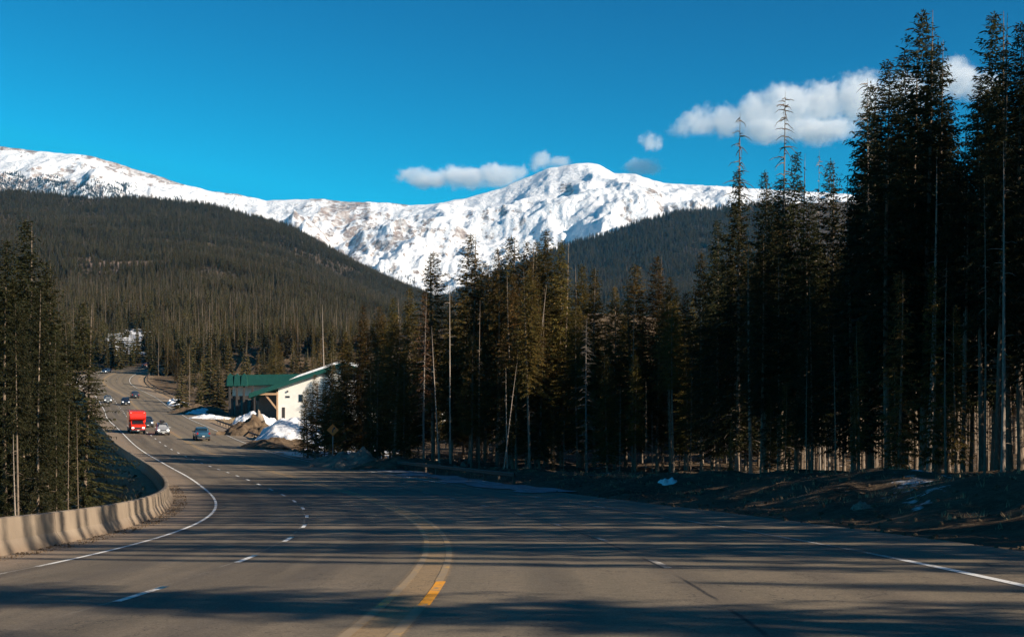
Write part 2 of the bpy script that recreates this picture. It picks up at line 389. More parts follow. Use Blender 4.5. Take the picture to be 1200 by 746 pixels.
# ------------------------------------------------------------------ ground sheet
def nonuni(segs):
    out = []
    for a, b, st in segs: out += list(np.arange(a, b, st))
    return np.array(out + [segs[-1][1]])
gx = nonuni([(-900, -260, 32), (-260, -130, 5), (-130, -50, 1.3), (-50, 45, .7), (45, 110, 2), (110, 300, 12), (300, 900, 40)])
gy = nonuni([(-300, -60, 20), (-60, 0, 3), (0, 135, .7), (135, 300, 1.3), (300, 520, 2.2), (520, 640, 8), (640, 900, 26)])
GX, GY = np.meshgrid(gx, gy); GZ = ground_z(GX, GY)
S_, O_ = so_of(GX, GY)
me = mesh("ground", np.stack([GX.ravel(), GY.ravel(), GZ.ravel()], 1), gridfaces(len(gy), len(gx)), M['ground'], True)
xs, ys = GX.ravel(), GY.ravel()
tan = np.maximum((1 - smooth(10.8, 13.5, np.abs(O_))) * np.where(O_ > 0, smooth(150, 200, S_) * .9 + .1, .9), smooth(190, 215, S_) * (1 - smooth(275, 300, S_)) * smooth(8, 9, O_) * (1 - smooth(20, 26, O_)))
tan = np.maximum(tan, smooth(270, 290, S_) * (1 - smooth(11, 16, np.abs(O_))) * .8)
tan = np.maximum(tan, .5 * (O_ < -16) * smooth(60, 120, S_))
pxs = 600 + FPX * xs / np.maximum(ys, 1)
snow = .62 * ((pxs > 345) & (pxs < 470) & (ys > 120) & (ys < 200) & (O_ > 12.5)) + .75 * np.exp(-((pxs - 318) / 45) ** 2 - ((ys - 262) / 30) ** 2) * (O_ > 14)
snow = np.maximum(snow, .36 * (O_ > 18) * (S_ < 150)); snow = np.maximum(snow, .43 * np.exp(-((pxs - 1080) / 90) ** 2) * (O_ > 13) * (O_ < 19) * (S_ < 70))
fattr(me, "tan", tan); fattr(me, "snow", snow)
tag(link("ground", me), kind="structure")

# ------------------------------------------------------------------ road, markings, slush
def strip(name, s0, s1, o0, o1, h, mat, step=1.0, cols=1, wob=0.0, seed=0):
    s = np.append(np.arange(s0, s1, step), s1); o = np.linspace(o0, o1, cols + 1)
    Sg, Og = np.meshgrid(s, o, indexing='ij')
    if wob: Og = Og + wob * vnoise(Sg * .35 + seed, Og * 3, 5)
    Pp = road_pt(Sg, Og, h); me = mesh(name, Pp.reshape(-1, 3), gridfaces(len(s), cols + 1)[:, ::-1], mat, True)
    uv = me.uv_layers.new(name="UVMap"); li = np.empty(len(me.loops), np.int32); me.loops.foreach_get("vertex_index", li)
    U = np.stack([Og.ravel(), Sg.ravel()], 1)[li]; uv.data.foreach_set("uv", U.astype(np.float32).ravel()); return me
tag(link("road", strip("road", -110, 600, -10.3, 10.0, 0, M['road'], 1.0, 14)), kind="structure")
def joined(name, strips, mat):
    Vs, Fs, Us, k = [], [], [], 0
    for me in strips:
        v = np.empty(len(me.vertices) * 3, np.float32); me.vertices.foreach_get("co", v); v = v.reshape(-1, 3)
        f = np.empty(len(me.loops), np.int32); me.loops.foreach_get("vertex_index", f); u = np.empty(len(me.loops) * 2, np.float32); me.uv_layers[0].data.foreach_get("uv", u)
        Vs.append(v); Fs.append(f.reshape(-1, 4) + k); Us.append(u); k += len(v); bpy.data.meshes.remove(me)
    me = mesh(name, np.concatenate(Vs), np.concatenate(Fs), mat); uv = me.uv_layers.new(name="UVMap"); uv.data.foreach_set("uv", np.concatenate(Us)); return link(name, me)
HL = .006
tag(joined("edge_line_marking", [strip("a", 27, 90, -7.56, -7.44, HL, None), strip("a", 90, 520, -7.58, -7.42, .012, None)], M['white_line']), kind="structure")
tag(joined("edge_line_marking", [strip("a", -20, 22.5, 7.43, 7.57, HL, None), strip("a", 90, 520, 7.44, 7.56, .012, None)], M['white_line']), kind="structure")
tag(joined("worn_edge_line_marking", [strip("a", 22.5, 90, 7.44, 7.56, HL, None), strip("a", -20, 27, -7.55, -7.45, HL, None)], M['faint_line']), kind="structure")
dash = []; s = -8.4
while s < 500:
    w_ = .06 if s < 90 else .075
    dash.append(strip("a", s, s + 2.6, -3.7 - w_, -3.7 + w_, HL if s < 90 else .012, None, .65)); s += 8.75
tag(joined("lane_line_marking", dash, M['white_line']), kind="structure")
dash = [strip("a", s, s + 2.2, 3.7 - .06, 3.7 + .06, HL if s < 90 else .012, None, .55) for s in np.arange(21.9, 500, 9.0)]
tag(joined("worn_lane_line_marking", dash, M['faint_line']), kind="structure")
tag(joined("yellow_line_marking", [strip("a", 16.4, 20.2, .19, .33, HL, None, .5), strip("a", 9, 12.2, .19, .33, HL, None, .5)], M['yellow_line']), kind="structure")
tag(joined("worn_yellow_line_marking", [strip("a", 20.2, 90, .17, .29, HL, None), strip("a", -10, 90, -.29, -.17, HL, None), strip("a", 90, 500, .15, .3, .012, None), strip("a", 90, 500, -.3, -.15, .012, None), strip("a", -10, 16.6, .17, .3, HL, None)], M['worn_yellow']), kind="structure")
tag(link("shoulder_snow", strip("shoulder_snow", 72, 178, 8.3, 10.6, .035, M['slush'], 1, 4, 1.2)), kind="stuff")

# ------------------------------------------------------------------ hills and mountain (real fans of terrain at their own distance)
def fan(name, skx, sky_y, base_y, y0, y1, px0, px1, npx, ny, power, mat, amp, nsc, seed, ridged=False, back=500, topn=.25, skyj=0.0, extra=None):
    px = np.linspace(px0, px1, npx); u = np.linspace(0, 1, ny); 
    ys = np.interp(px, skx, sky_y) + skyj * fbm(px * .05, px * 0 + 3, 4, seed + 50)
    ysx = np.broadcast_to(ys, (ny, npx)); U = np.broadcast_to(u[:, None], (ny, npx)); PX = np.broadcast_to(px, (ny, npx))
    Y1 = np.broadcast_to(np.interp(px, [px0, px1], y1) if np.ndim(y1) else np.full(npx, float(y1)), (ny, npx))
    Y = y0 + (Y1 - y0) * U; X = (PX - 600) / FPX * Y
    yy = base_y - (base_y - ysx) * U ** power
    Z = EYE + (HOR - yy) / FPX * Y
    nse = fbm(X / nsc, Y / nsc, 6, seed, ridged); env = np.sin(np.pi * np.clip(U, 0, 1)) ** .6
    Z = Z + amp * nse * (env * (1 - topn) + topn * (U > .02) * (U < .999) * 0) 
    # back side
    bk = []
    for q in (.15, .5, 1.0, 2.0):
        Yb = Y1[0] + back * q; Xb = (px - 600) / FPX * Yb; bk.append(np.stack([Xb, Yb, Z[-1] - back * q * .55], 1))
    V = np.concatenate([np.stack([X, Y, Z], -1).reshape(-1, 3)] + bk); n = ny + 4
    me = mesh(name, V, gridfaces(n, npx), mat, True)
    return me, (px, u, X, Y, Z, PX, U, yy)

H1x = [-420, -200, 0, 100, 180, 240, 280, 340, 380, 440, 480, 540, 620, 800, 1000, 1300, 1700]
H1y = [170, 200, 225, 233, 235, 240, 250, 266, 289, 322, 340, 366, 392, 415, 420, 420, 415]
me, H1 = fan("forested_hill", H1x, H1y, 436, 455, 2300, -420, 1700, 320, 200, .62, M['hill'], 26, 260, 21)
px, u, X, Y, Z, PX, U, yy = H1
pad = lambda a: np.concatenate([a.ravel(), np.zeros(4 * a.shape[1])])
sn = .95 * np.exp(-((PX - 150) / 38) ** 2 - ((yy - 398) / 14) ** 2) + .5 * np.exp(-((PX - 385) / 8) ** 2 - ((yy - 300) / 6) ** 2) + .5 * np.exp(-((PX - 180) / 14) ** 2 - ((yy - 337) / 4) ** 2) + .6 * np.exp(-((PX - 322) / 30) ** 2 - ((yy - 387.5) / 2.2) ** 2) + .55 * np.exp(-((PX - 405) / 14) ** 2 - ((yy - 386) / 2) ** 2) + .2
tn = .9 * np.exp(-((PX - 128 - (yy - 318) * 1.5) / 34) ** 2 - ((yy - 320) / 9) ** 2)
fattr(me, "snow", pad(sn)); fattr(me, "tan", pad(tn))
tag(link("forested_hill", me), kind="structure")

RGx = [-200, 300, 520, 600, 665, 706, 757, 792, 826, 900, 1000, 1200, 1700]
RGy = [430, 400, 350, 315, 288, 278, 260, 251, 248, 240, 236, 240, 250]
me, RG = fan("forested_ridge", RGx, RGy, 430, 1500, 3300, 300, 1700, 220, 120, .75, M['hill'], 40, 420, 33)
fattr(me, "snow", np.zeros(len(me.vertices))); fattr(me, "tan", np.zeros(len(me.vertices)))
tag(link("forested_ridge", me), kind="structure")

MTx = [-500, -250, 0, 32, 104, 152, 208, 248, 280, 312, 340, 380, 400, 448, 480, 501, 546, 587, 617, 641, 669, 689, 703, 720, 744, 778, 809, 843, 900, 1000, 1200, 1700]
MTy = [165, 168, 171, 176, 182, 196, 214, 224, 228, 235, 234, 233, 236, 237, 240.5, 240, 232, 221, 208, 198, 192, 190.5, 193, 203, 204, 215, 218, 218, 222, 228, 240, 250]
def mountain():
    npx, ny = 1300, 400; px = np.linspace(-500, 1700, npx); u = np.linspace(0, 1, ny)
    ysk = np.interp(px, MTx, MTy) + .9 * fbm(px * .09, px * 0 + 3, 5, 71)
    U = np.broadcast_to(u[:, None], (ny, npx)); PX = np.broadcast_to(px, (ny, npx)); Y = 3600 + (7600 - 3600) * U; X = (PX - 600) / FPX * Y
    yy = 400 - (400 - ysk[None]) * U ** .8; Z = EYE + (HOR - yy) / FPX * Y
    env = np.sin(np.pi * U ** 1.4) ** .7
    # gullies running down and to the right from the ridge, a few spurs
    sp = np.abs(vnoise((X * .8 + Y * .35) / 520, Y / 2600, 5)) * 2; rd = fbm(X / 700, Y / 900, 7, 61, True, .52); fn = fbm(X / 120, Y / 160, 5, 65)
    Z = Z + env * (200 * (rd - .3) - 120 * sp + 34 * fn + 9 * fbm(X / 38, Y / 50, 3, 69))
    bk = [np.stack([(px - 600) / FPX * (7600 + q), np.full(npx, 7600. + q), Z[-1] - .5 * q], 1) for q in (150, 600, 1600)]
    V = np.concatenate([np.stack([X, Y, Z], -1).reshape(-1, 3)] + bk)
    me = mesh("snowy_mountain", V, gridfaces(ny + 3, npx), M['mountain'], True)
    dx = np.gradient(Z, axis=1) / (np.gradient(X, axis=1) + 1e-6); dy = np.gradient(Z, axis=0) / (np.gradient(Y, axis=0) + 1e-6)
    slope = np.sqrt(dx ** 2 + dy ** 2); lo = fbm(X / 300, Y / 500, 5, 80)
    dtop = (yy - ysk[None])
    rock = .02 + .42 * smooth(.5, 1.2, slope) + .42 * lo
    rock += .42 * np.exp(-dtop / 9.) * (PX < 500) + .34 * np.exp(-((dtop - 14) / 16) ** 2) * np.exp(-((PX - 400) / 110) ** 2) + .38 * np.exp(-((dtop - 16) / 9) ** 2) * np.exp(-((PX - 560) / 45) ** 2)
    rock += .55 * np.exp(-((PX - 664) / 9) ** 2 - ((yy - 211) / 7) ** 2) + .4 * np.exp(-((PX - 705) / 12) ** 2 - ((yy - 203) / 6) ** 2) + .3 * np.exp(-((PX - 765) / 30) ** 2 - ((yy - 245) / 12) ** 2)
    rock -= .28 * (PX > 560) * (PX < 690) * (dtop < 10)
    fattr(me, "rock", np.concatenate([rock.ravel(), np.zeros(3 * npx)]))
    tag(link("snowy_mountain", me), kind="structure"); return px, u, X, Y, Z, PX, U, yy
MT = mountain()

# ------------------------------------------------------------------ conifers
def kites(base, direc, length, width, up):
    """flat needle sprays: (N,4,3)"""
    d = direc / (np.linalg.norm(direc, axis=1)[:, None] + 1e-9); w = np.cross(d, up); w /= np.linalg.norm(w, axis=1)[:, None] + 1e-9
    mid = base + d * (length * .45)[:, None]
    return np.stack([base, mid + w * (width * .5)[:, None], base + d * length[:, None], mid - w * (width * .5)[:, None]], 1)

def crown_mesh(name, H, cb, Lmax, seed, mat, whorl=.34, per=5, tw=.15, size=1.0, shape=.85, sparse=.0, droop=.5):
    r = np.random.default_rng(seed); Ks = []
    z = H * cb; ph = r.uniform(0, 6.28, 4)
    while z < H - .15:
        t = (z - H * cb) / (H * (1 - cb)); prof = (1 - t) ** shape * (1 - .35 * np.exp(-(t / .08)))
        k = max(3, int(round(per * (1 - .35 * t))))
        a0 = r.uniform(0, 6.28)
        for i in range(k):
            if r.random() < sparse * (1.2 - t): continue
            a = a0 + i * 6.283 / k + r.normal(0, .3)
            lump = 1 + .30 * math.sin(3 * a + ph[0] + z * .9) * math.sin(z * 1.3 + ph[1]) + .16 * math.sin(5 * a + ph[2] - z * 1.7)
            L = max(.22, Lmax * prof * lump * r.uniform(.55, 1.2) + .12)
            pitch = (.55 * t ** 1.5 - .12 + r.normal(0, .10)); dr = droop * (1 - t) * r.uniform(.5, 1.2)
            n = max(3, int(L / tw)); q = np.linspace(.12 if L > .8 else .02, 1, n) ** .85
            d = np.array([math.cos(a), math.sin(a), 0.]); side = np.array([-math.sin(a), math.cos(a), 0.])
            zz = L * (pitch * q - dr * q ** 1.6 * .6 + .22 * dr * q ** 4)
            B = d[None] * (L * q)[:, None] + np.array([0, 0, z])[None]; B[:, 2] += zz
            B = B + r.normal(0, .03, B.shape)
            tg = np.gradient(B, axis=0) if n > 1 else np.repeat(d[None], n, 0); tg /= np.linalg.norm(tg, axis=1)[:, None] + 1e-9
            for sgn in (-1, 1):
                m = r.random(n) < .93; nb = B[m]; nt = tg[m]; nn = m.sum()
                if nn == 0: continue
                dd = nt * r.uniform(.5, .95, nn)[:, None] + sgn * side[None] * r.uniform(.35, .95, nn)[:, None]; dd[:, 2] -= r.uniform(.0, .55, nn)
                le = (.16 + .30 * (1 - q[m]) * min(1, L)) * r.uniform(.7, 1.35, nn) * size; wi = le * r.uniform(.14, .25, nn) + .022 * size
                up = r.normal(0, .7, (nn, 3)); up[:, 2] += 1
                Ks.append(kites(nb, dd, le, wi, up))
            # hanging sprays and the branch spine
            m = r.random(n) < .8; nn = m.sum()
            if nn:
                dd = tg[m] * .5 + r.normal(0, .3, (nn, 3)); dd[:, 2] -= .55; le = r.uniform(.14, .34, nn) * size
                Ks.append(kites(B[m], dd, le, le * .24, r.normal(0, 1, (nn, 3))))
        z += whorl * r.uniform(.75, 1.25) * (.6 + .4 * (1 - t))
    nn = 14; top = np.zeros((nn, 3)); top[:, 2] = H - r.uniform(0, .9, nn); dd = r.normal(0, .5, (nn, 3)); dd[:, 2] = r.uniform(.3, 1, nn)
    Ks.append(kites(top, dd, r.uniform(.12, .3, nn), np.full(nn, .07), r.normal(0, 1, (nn, 3))))
    Q = np.concatenate(Ks); return mesh(name, Q.reshape(-1, 3), np.arange(len(Q) * 4).reshape(-1, 4), mat)

def lowcrown_mesh(name, H, cb, Lmax, seed, mat, whorls=15, per=6):
    r = np.random.default_rng(seed); V = []
    for w in range(whorls):
        t = w / (whorls - 1.); z = H * (cb + (1 - cb) * t * .96); a0 = r.uniform(0, 6.28)
        for i in range(per):
            a = a0 + i * 6.283 / per + r.normal(0, .25); L = (Lmax * (1 - t) ** .9 + .15) * r.uniform(.6, 1.2)
            d = np.array([math.cos(a), math.sin(a), 0]); s = np.array([-math.sin(a), math.cos(a), 0]); wd = .22 * L + .12
            for sg in (-1, 1):
                V.append([d * 0 + [0, 0, z + .25], d * L * .55 + s * wd * sg + [0, 0, z - .12 * L - r.uniform(0, .25)], d * L + [0, 0, z - .25 * L * (1 - t) + r.uniform(-.1, .15)], d * L * .5 + [0, 0, z + .1]])
    V.append([[-.1, 0, H * .93], [.1, 0, H * .93], [.02, 0, H + .2], [-.02, 0, H + .2]])
    V = np.array(V); return mesh(name, V.reshape(-1, 3), np.arange(len(V) * 4).reshape(-1, 4), mat)

def trunk_mesh(name, H, rad, seed, mat, stubs=26, stub_top=.45, n=8, bend=.012, dead=False, sl=(.35, 1.1), snaptop=0):
    r = np.random.default_rng(seed); m = 12; zs = np.linspace(-.6, H, m); q = np.clip(zs / H, 0, 1)
    c = np.stack([bend * H * np.sin(q * 2.3 + seed) - bend * H * math.sin(seed), bend * H * np.cos(q * 1.9 + seed * 2) - bend * H * math.cos(seed * 2), zs], 1)
    rr = rad * ((1 - q) ** .8 * .93 + .05) * (1 + .45 * np.exp(-np.clip(zs, 0, 9) / .35)); V, F = tube_np(c, rr, n); Vs, Fs, k = [V], [F], len(V)
    for i in range(stubs):
        z = H * r.uniform(.08, stub_top); a = r.uniform(0, 6.28); L = r.uniform(*sl) * (1.0 if not dead else (1 - z / H) ** .6 + .25); dr = r.uniform(.1, .5) if not dead else r.uniform(.15, .75)
        d = np.array([math.cos(a), math.sin(a), 0]); x0 = np.array([np.interp(z, zs, c[:, 0]), np.interp(z, zs, c[:, 1]), z])
        pp = np.stack([x0 + d * L * q_ + np.array([0, 0, L * (.15 * q_ - dr * q_ ** 2)]) + r.normal(0, .02, 3) for q_ in (0, .35, .7, 1)]); v, f = tube_np(pp, [.028, .02, .013, .005] if not dead else [.04, .03, .018, .006], 3)
        Vs.append(v); Fs.append(f + k); k += len(v)
        if dead and r.random() < .6:
            for q_ in (1, 2):
                e = pp[q_] + (np.array([-d[1], d[0], 0]) * r.choice([-1, 1]) * .5 + d * .4 + [0, 0, -.3]) * L * .45; v, f = tube_np([pp[q_], e], [.014, .004], 3); Vs.append(v); Fs.append(f + k); k += len(v)
    return mesh(name, np.concatenate(Vs), np.concatenate(Fs), mat, True)

# kinds: (reference height, crown mesh or None, trunk mesh)
KIND = {}
for i, (H, cb, L, shp, sprs, dr) in enumerate([(22, .18, 3.1, .82, .04, .55), (22, .28, 2.5, .72, .08, .45), (21, .12, 3.4, .92, .03, .6), (22, .54, 2.4, .66, .10, .4), (20, .22, 2.8, .78, .20, .5), (22, .40, 2.8, .74, .06, .55)]):
    KIND['s%d' % i] = (H, crown_mesh("crown", H, cb, L, 100 + i, M['needle'], shape=shp, sparse=sprs, droop=dr, size=1.0, per=8, whorl=.30, tw=.10), trunk_mesh("trunk", H, .165, i, M['bark'], 44, cb + .12))
for i, (H, cb, L) in enumerate([(14, .10, 1.7), (15, .2, 1.4), (13, .06, 1.9)]):   # smaller, leafy to the ground
    KIND['y%d' % i] = (H, crown_mesh("crown", H, cb, L, 140 + i, M['needle'], whorl=.34, shape=.85, tw=.12, size=1.05, per=7), trunk_mesh("trunk", H, .12, 10 + i, M['bark'], 14, cb + .1))
KIND['r0'] = (18, crown_mesh("crown", 18, .3, 1.6, 160, M['rust'], sparse=.35, tw=.2, shape=.7), trunk_mesh("trunk", 18, .13, 20, M['deadbark'], 60, .8, dead=True))
for k in ['s%d' % i for i in range(6)]:      # same crowns with shade painted into the needles, for left clump and right stand
    H_, c_, t_ = KIND[k]; c2 = c_.copy(); c2.materials[0] = M['needle_shade']; KIND['k' + k[1]] = (H_, c2, t_)
for i in range(3):
    KIND['d%d' % i] = (20, None, trunk_mesh("trunk", 20, .13, 30 + i, M['deadbark'], 150, .985, dead=True, sl=(.5, 1.7), bend=.008))
KIND['p0'] = (17, None, trunk_mesh("trunk", 17, .12, 40, M['palebark'], 22, .9, sl=(.2, .8), bend=.01))
KIND['t0'] = (19, None, trunk_mesh("trunk", 19, .11, 41, M['bark'], 60, .95, dead=True, sl=(.3, .9), bend=.01))
for i, (H, cb, L) in enumerate([(14, .10, 2.5), (15, .18, 2.2), (13, .06, 2.4)]):
    KIND['f%d' % i] = (H, lowcrown_mesh("crown", H, cb, L, 200 + i, M['needle_far'], 18, 7), trunk_mesh("trunk", H, .13, 50 + i, M['bark'], 0, .2, n=5))

TREES = []; HEROOBJ = {}
def tree(kind, x, y, H, label, cat="tree", group=None, name=None, wid=1.0, lean=(0, 0), rz=None, sink=.15):
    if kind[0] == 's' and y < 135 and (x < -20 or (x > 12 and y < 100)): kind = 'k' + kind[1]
    H0, cm, tm = KIND[kind]; k = H / H0; wid = wid * (1.22 if y > 100 and kind[0] == 's' else 1.1 if x < -20 and kind[0] == 'k' else 1)
    e = empty(name or {'d': 'dead_tree', 'p': 'dead_tree', 't': 'dead_tree', 'r': 'dry_spruce_tree'}.get(kind[0], 'spruce_tree'), (x, y, gz1(x, y) - sink), RNG.uniform(0, 6.28) if rz is None else rz)
    e.rotation_euler = (lean[0], lean[1], e.rotation_euler.z); e.scale = (k * wid, k * wid, k); tag(e, label, cat, group)
    a_ = [link("trunk", tm, e)]
    if cm: a_.append(link("crown", cm, e))
    HEROOBJ.setdefault(kind, [o_.name for o_ in a_])
    TREES.append((x, y)); return e

def hero(kind, px, topy, D, label, **kw):
    x, y = at(px, D); z = gz1(x, y); H = EYE + (HOR - topy) / FPX * D - z; return tree(kind, x, y, H, label, **kw)

# --- the tall stand on the right: outlines read off the photograph
RG_R = "tall spruces standing on the bank right of the road"
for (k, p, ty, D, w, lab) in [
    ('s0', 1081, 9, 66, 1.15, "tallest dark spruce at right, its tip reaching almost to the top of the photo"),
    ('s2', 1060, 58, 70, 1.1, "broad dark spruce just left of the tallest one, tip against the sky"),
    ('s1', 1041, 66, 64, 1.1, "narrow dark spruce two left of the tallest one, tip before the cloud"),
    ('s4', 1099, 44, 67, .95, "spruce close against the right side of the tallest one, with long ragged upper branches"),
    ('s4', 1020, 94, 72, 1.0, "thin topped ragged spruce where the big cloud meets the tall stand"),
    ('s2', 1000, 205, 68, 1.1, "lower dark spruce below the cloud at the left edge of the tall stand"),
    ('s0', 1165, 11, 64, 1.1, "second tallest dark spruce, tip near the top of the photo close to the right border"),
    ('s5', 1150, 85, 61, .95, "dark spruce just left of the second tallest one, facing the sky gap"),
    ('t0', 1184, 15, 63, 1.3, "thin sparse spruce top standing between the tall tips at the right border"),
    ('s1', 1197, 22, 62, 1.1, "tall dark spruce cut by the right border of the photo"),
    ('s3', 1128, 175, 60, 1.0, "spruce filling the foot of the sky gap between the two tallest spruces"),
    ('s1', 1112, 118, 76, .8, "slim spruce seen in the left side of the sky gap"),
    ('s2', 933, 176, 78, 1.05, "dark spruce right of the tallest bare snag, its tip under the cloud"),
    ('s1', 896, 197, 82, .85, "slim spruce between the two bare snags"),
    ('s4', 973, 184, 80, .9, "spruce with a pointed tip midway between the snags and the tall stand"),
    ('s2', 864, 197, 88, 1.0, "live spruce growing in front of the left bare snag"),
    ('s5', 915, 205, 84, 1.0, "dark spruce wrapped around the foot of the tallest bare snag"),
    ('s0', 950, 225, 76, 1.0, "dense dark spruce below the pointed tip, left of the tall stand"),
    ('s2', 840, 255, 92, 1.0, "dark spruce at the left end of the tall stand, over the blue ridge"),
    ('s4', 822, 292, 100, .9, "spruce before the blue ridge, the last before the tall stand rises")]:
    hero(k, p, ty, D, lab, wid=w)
hero('d0', 915, 102, 85, "tallest bare dead snag with short drooping twigs, rising in front of the big cloud", wid=.85)
hero('d1', 866, 128, 89, "bare dead snag left of the tallest snag, with long curved drooping twigs", wid=1.1)
hero('d2', 961, 172, 82, "short thin bare snag tip right of the tallest snag", wid=.6)
hero('d1', 1022, 88, 74, "bare twiggy snag tip beside the ragged spruce under the cloud", wid=1.0)
hero('p0', 1129, 125, 63, "tall pale bare trunk standing in the sky gap between the two tallest spruces", wid=.7)
hero('p0', 1088, 180, 63, "thick pale bare trunk in front of the tallest spruce", wid=1.25)
hero('p0', 880, 250, 85, "pale bare trunk at the left of the tall stand, below the left snag", wid=1.0)
hero('p0', 912, 290, 80, "stout pale trunk below the tallest snag, down to the bank", wid=.95)
# --- the stand at the bend
for (k, p, ty, D, w, lab) in [
    ('s1', 508, 293, 132, 1.15, "slim spruce at the left of the bend stand, its tip against the snow"),
    ('s0', 551, 272, 130, 1.1, "tallest spruce of the left part of the bend stand, its tip against the snow"),
    ('s3', 568, 306, 134, .9, "thin spruce just right of the tallest left spruce of the bend stand"),
    ('s1', 583, 289, 128, .9, "slim spruce, third tip from the left in the bend stand"),
    ('s4', 599, 275, 131, 1.1, "open branched spruce with a tall tip in the middle of the bend stand"),
    ('s5', 617, 281, 127, .9, "spruce between the two tallest middle tips of the bend stand"),
    ('s0', 640, 268, 130, 1.1, "tallest middle spruce of the bend stand, below the snowy summit"),
    ('s1', 629, 280, 136, .9, "slim spruce leaning against the tallest middle one of the bend stand"),
    ('s2', 658, 280, 128, .95, "warm lit broad spruce right of the tallest middle one of the bend stand"),
    ('s2', 682, 308, 122, 1.1, "broad round topped spruce where the blue ridge begins"),
    ('s4', 697, 312, 120, .9, "open spruce just right of the round topped one, before the blue ridge"),
    ('s1', 720, 333, 118, .9, "lower spruce in the dip of the stand before the blue ridge"),
    ('s2', 744, 308, 116, 1.25, "broad brown tinged spruce before the middle of the blue ridge"),
    ('s0', 770, 298, 114, .95, "tallest spruce before the blue ridge, sharp tipped"),
    ('s5', 786, 322, 110, .95, "spruce leaning out right of the sharp tipped one before the blue ridge"),
    ('s4', 803, 340, 108, .9, "warm lit low spruce left of the tall stand"),
    ('s2', 480, 335, 140, .9, "low dark spruce left of the slim one at the left of the bend stand"),
    ('s2', 461, 347, 144, 1.0, "dark spruce standing over the left end of the bend stand"),
    ('s5', 445, 357, 146, .9, "spruce at the left end of the bend stand beside the white building"),
    ('s2', 425, 356, 150, 1.0, "dark spruce right of the warning sign, in front of the hill"),
    ('s4', 405, 386, 152, .9, "low dark spruce above the warning sign"),
    ('y0', 390, 425, 156, 1.7, "small dark spruce directly behind the orange warning sign"),
    ('y2', 361, 452, 160, 1.5, "small dark spruce left of the sign, before the white wall"),
    ('s2', 369, 437, 158, 1.15, "dense dark spruce hiding the right end of the white wall"),
    ('s0', 386, 412, 154, 1.15, "dark spruce rising just right of the warning sign's small spruce"),
    ('s2', 404, 388, 150, 1.1, "dark spruce before the right end of the snowy roof"),
    ('y1', 356, 455, 164, 1.0, "lowest thin spruce before the white wall of the building"),
    ('r0', 497, 340, 126, 1.0, "brown dry spruce at the left of the bend stand")]:
    hero(k, p, ty, D, lab, wid=w)
hero('p0', 618, 330, 121, "pale dead trunk leaning to the right in the bend stand", wid=1.0, lean=(0, .12), rz=0)
hero('p0', 528, 320, 124, "upright pale dead trunk in the left part of the bend stand", wid=.8)
hero('p0', 590, 420, 110, "short pale dead trunk leaning right at the foot of the bend stand", wid=.9, lean=(0, .14), rz=0)
hero('d1', 688, 370, 108, "dead trunk with long drooping bare twigs before the round topped spruce", wid=1.2)
hero('p0', 515, 380, 124, "short pale trunk with a broken top at the left of the bend stand", wid=.9, lean=(0, -.04), rz=0)
hero('t0', 562, 350, 123, "thin straight bare trunk in the left half of the bend stand", wid=.9)
hero('t0', 741, 345, 110, "thin bare trunk before the broad brown tinged spruce", wid=.9)
hero('p0', 381, 356, 330, "lone bare pinkish trunk rising behind the white building", wid=1.4)
# --- left clump
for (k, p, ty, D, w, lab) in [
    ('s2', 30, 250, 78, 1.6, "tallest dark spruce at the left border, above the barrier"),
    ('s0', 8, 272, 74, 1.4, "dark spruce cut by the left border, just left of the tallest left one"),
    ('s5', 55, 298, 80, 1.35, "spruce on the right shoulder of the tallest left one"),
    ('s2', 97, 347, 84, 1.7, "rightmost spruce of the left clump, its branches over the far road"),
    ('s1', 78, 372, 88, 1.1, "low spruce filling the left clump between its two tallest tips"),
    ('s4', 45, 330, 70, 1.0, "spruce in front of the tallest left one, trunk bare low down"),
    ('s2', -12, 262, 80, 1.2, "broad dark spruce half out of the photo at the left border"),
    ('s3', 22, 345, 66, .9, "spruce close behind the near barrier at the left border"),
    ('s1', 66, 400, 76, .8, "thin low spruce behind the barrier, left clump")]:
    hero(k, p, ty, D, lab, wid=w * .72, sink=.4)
hero('t0', 92, 480, 78, "thin pale bare trunk behind the barrier at the right edge of the left clump", wid=.9)
hero('t0', 80, 470, 74, "thin bare trunk behind the barrier, second from the clump's right edge", wid=.8)
hero('p0', 20, 500, 68, "stout pale trunk just behind the near barrier", wid=1.3)

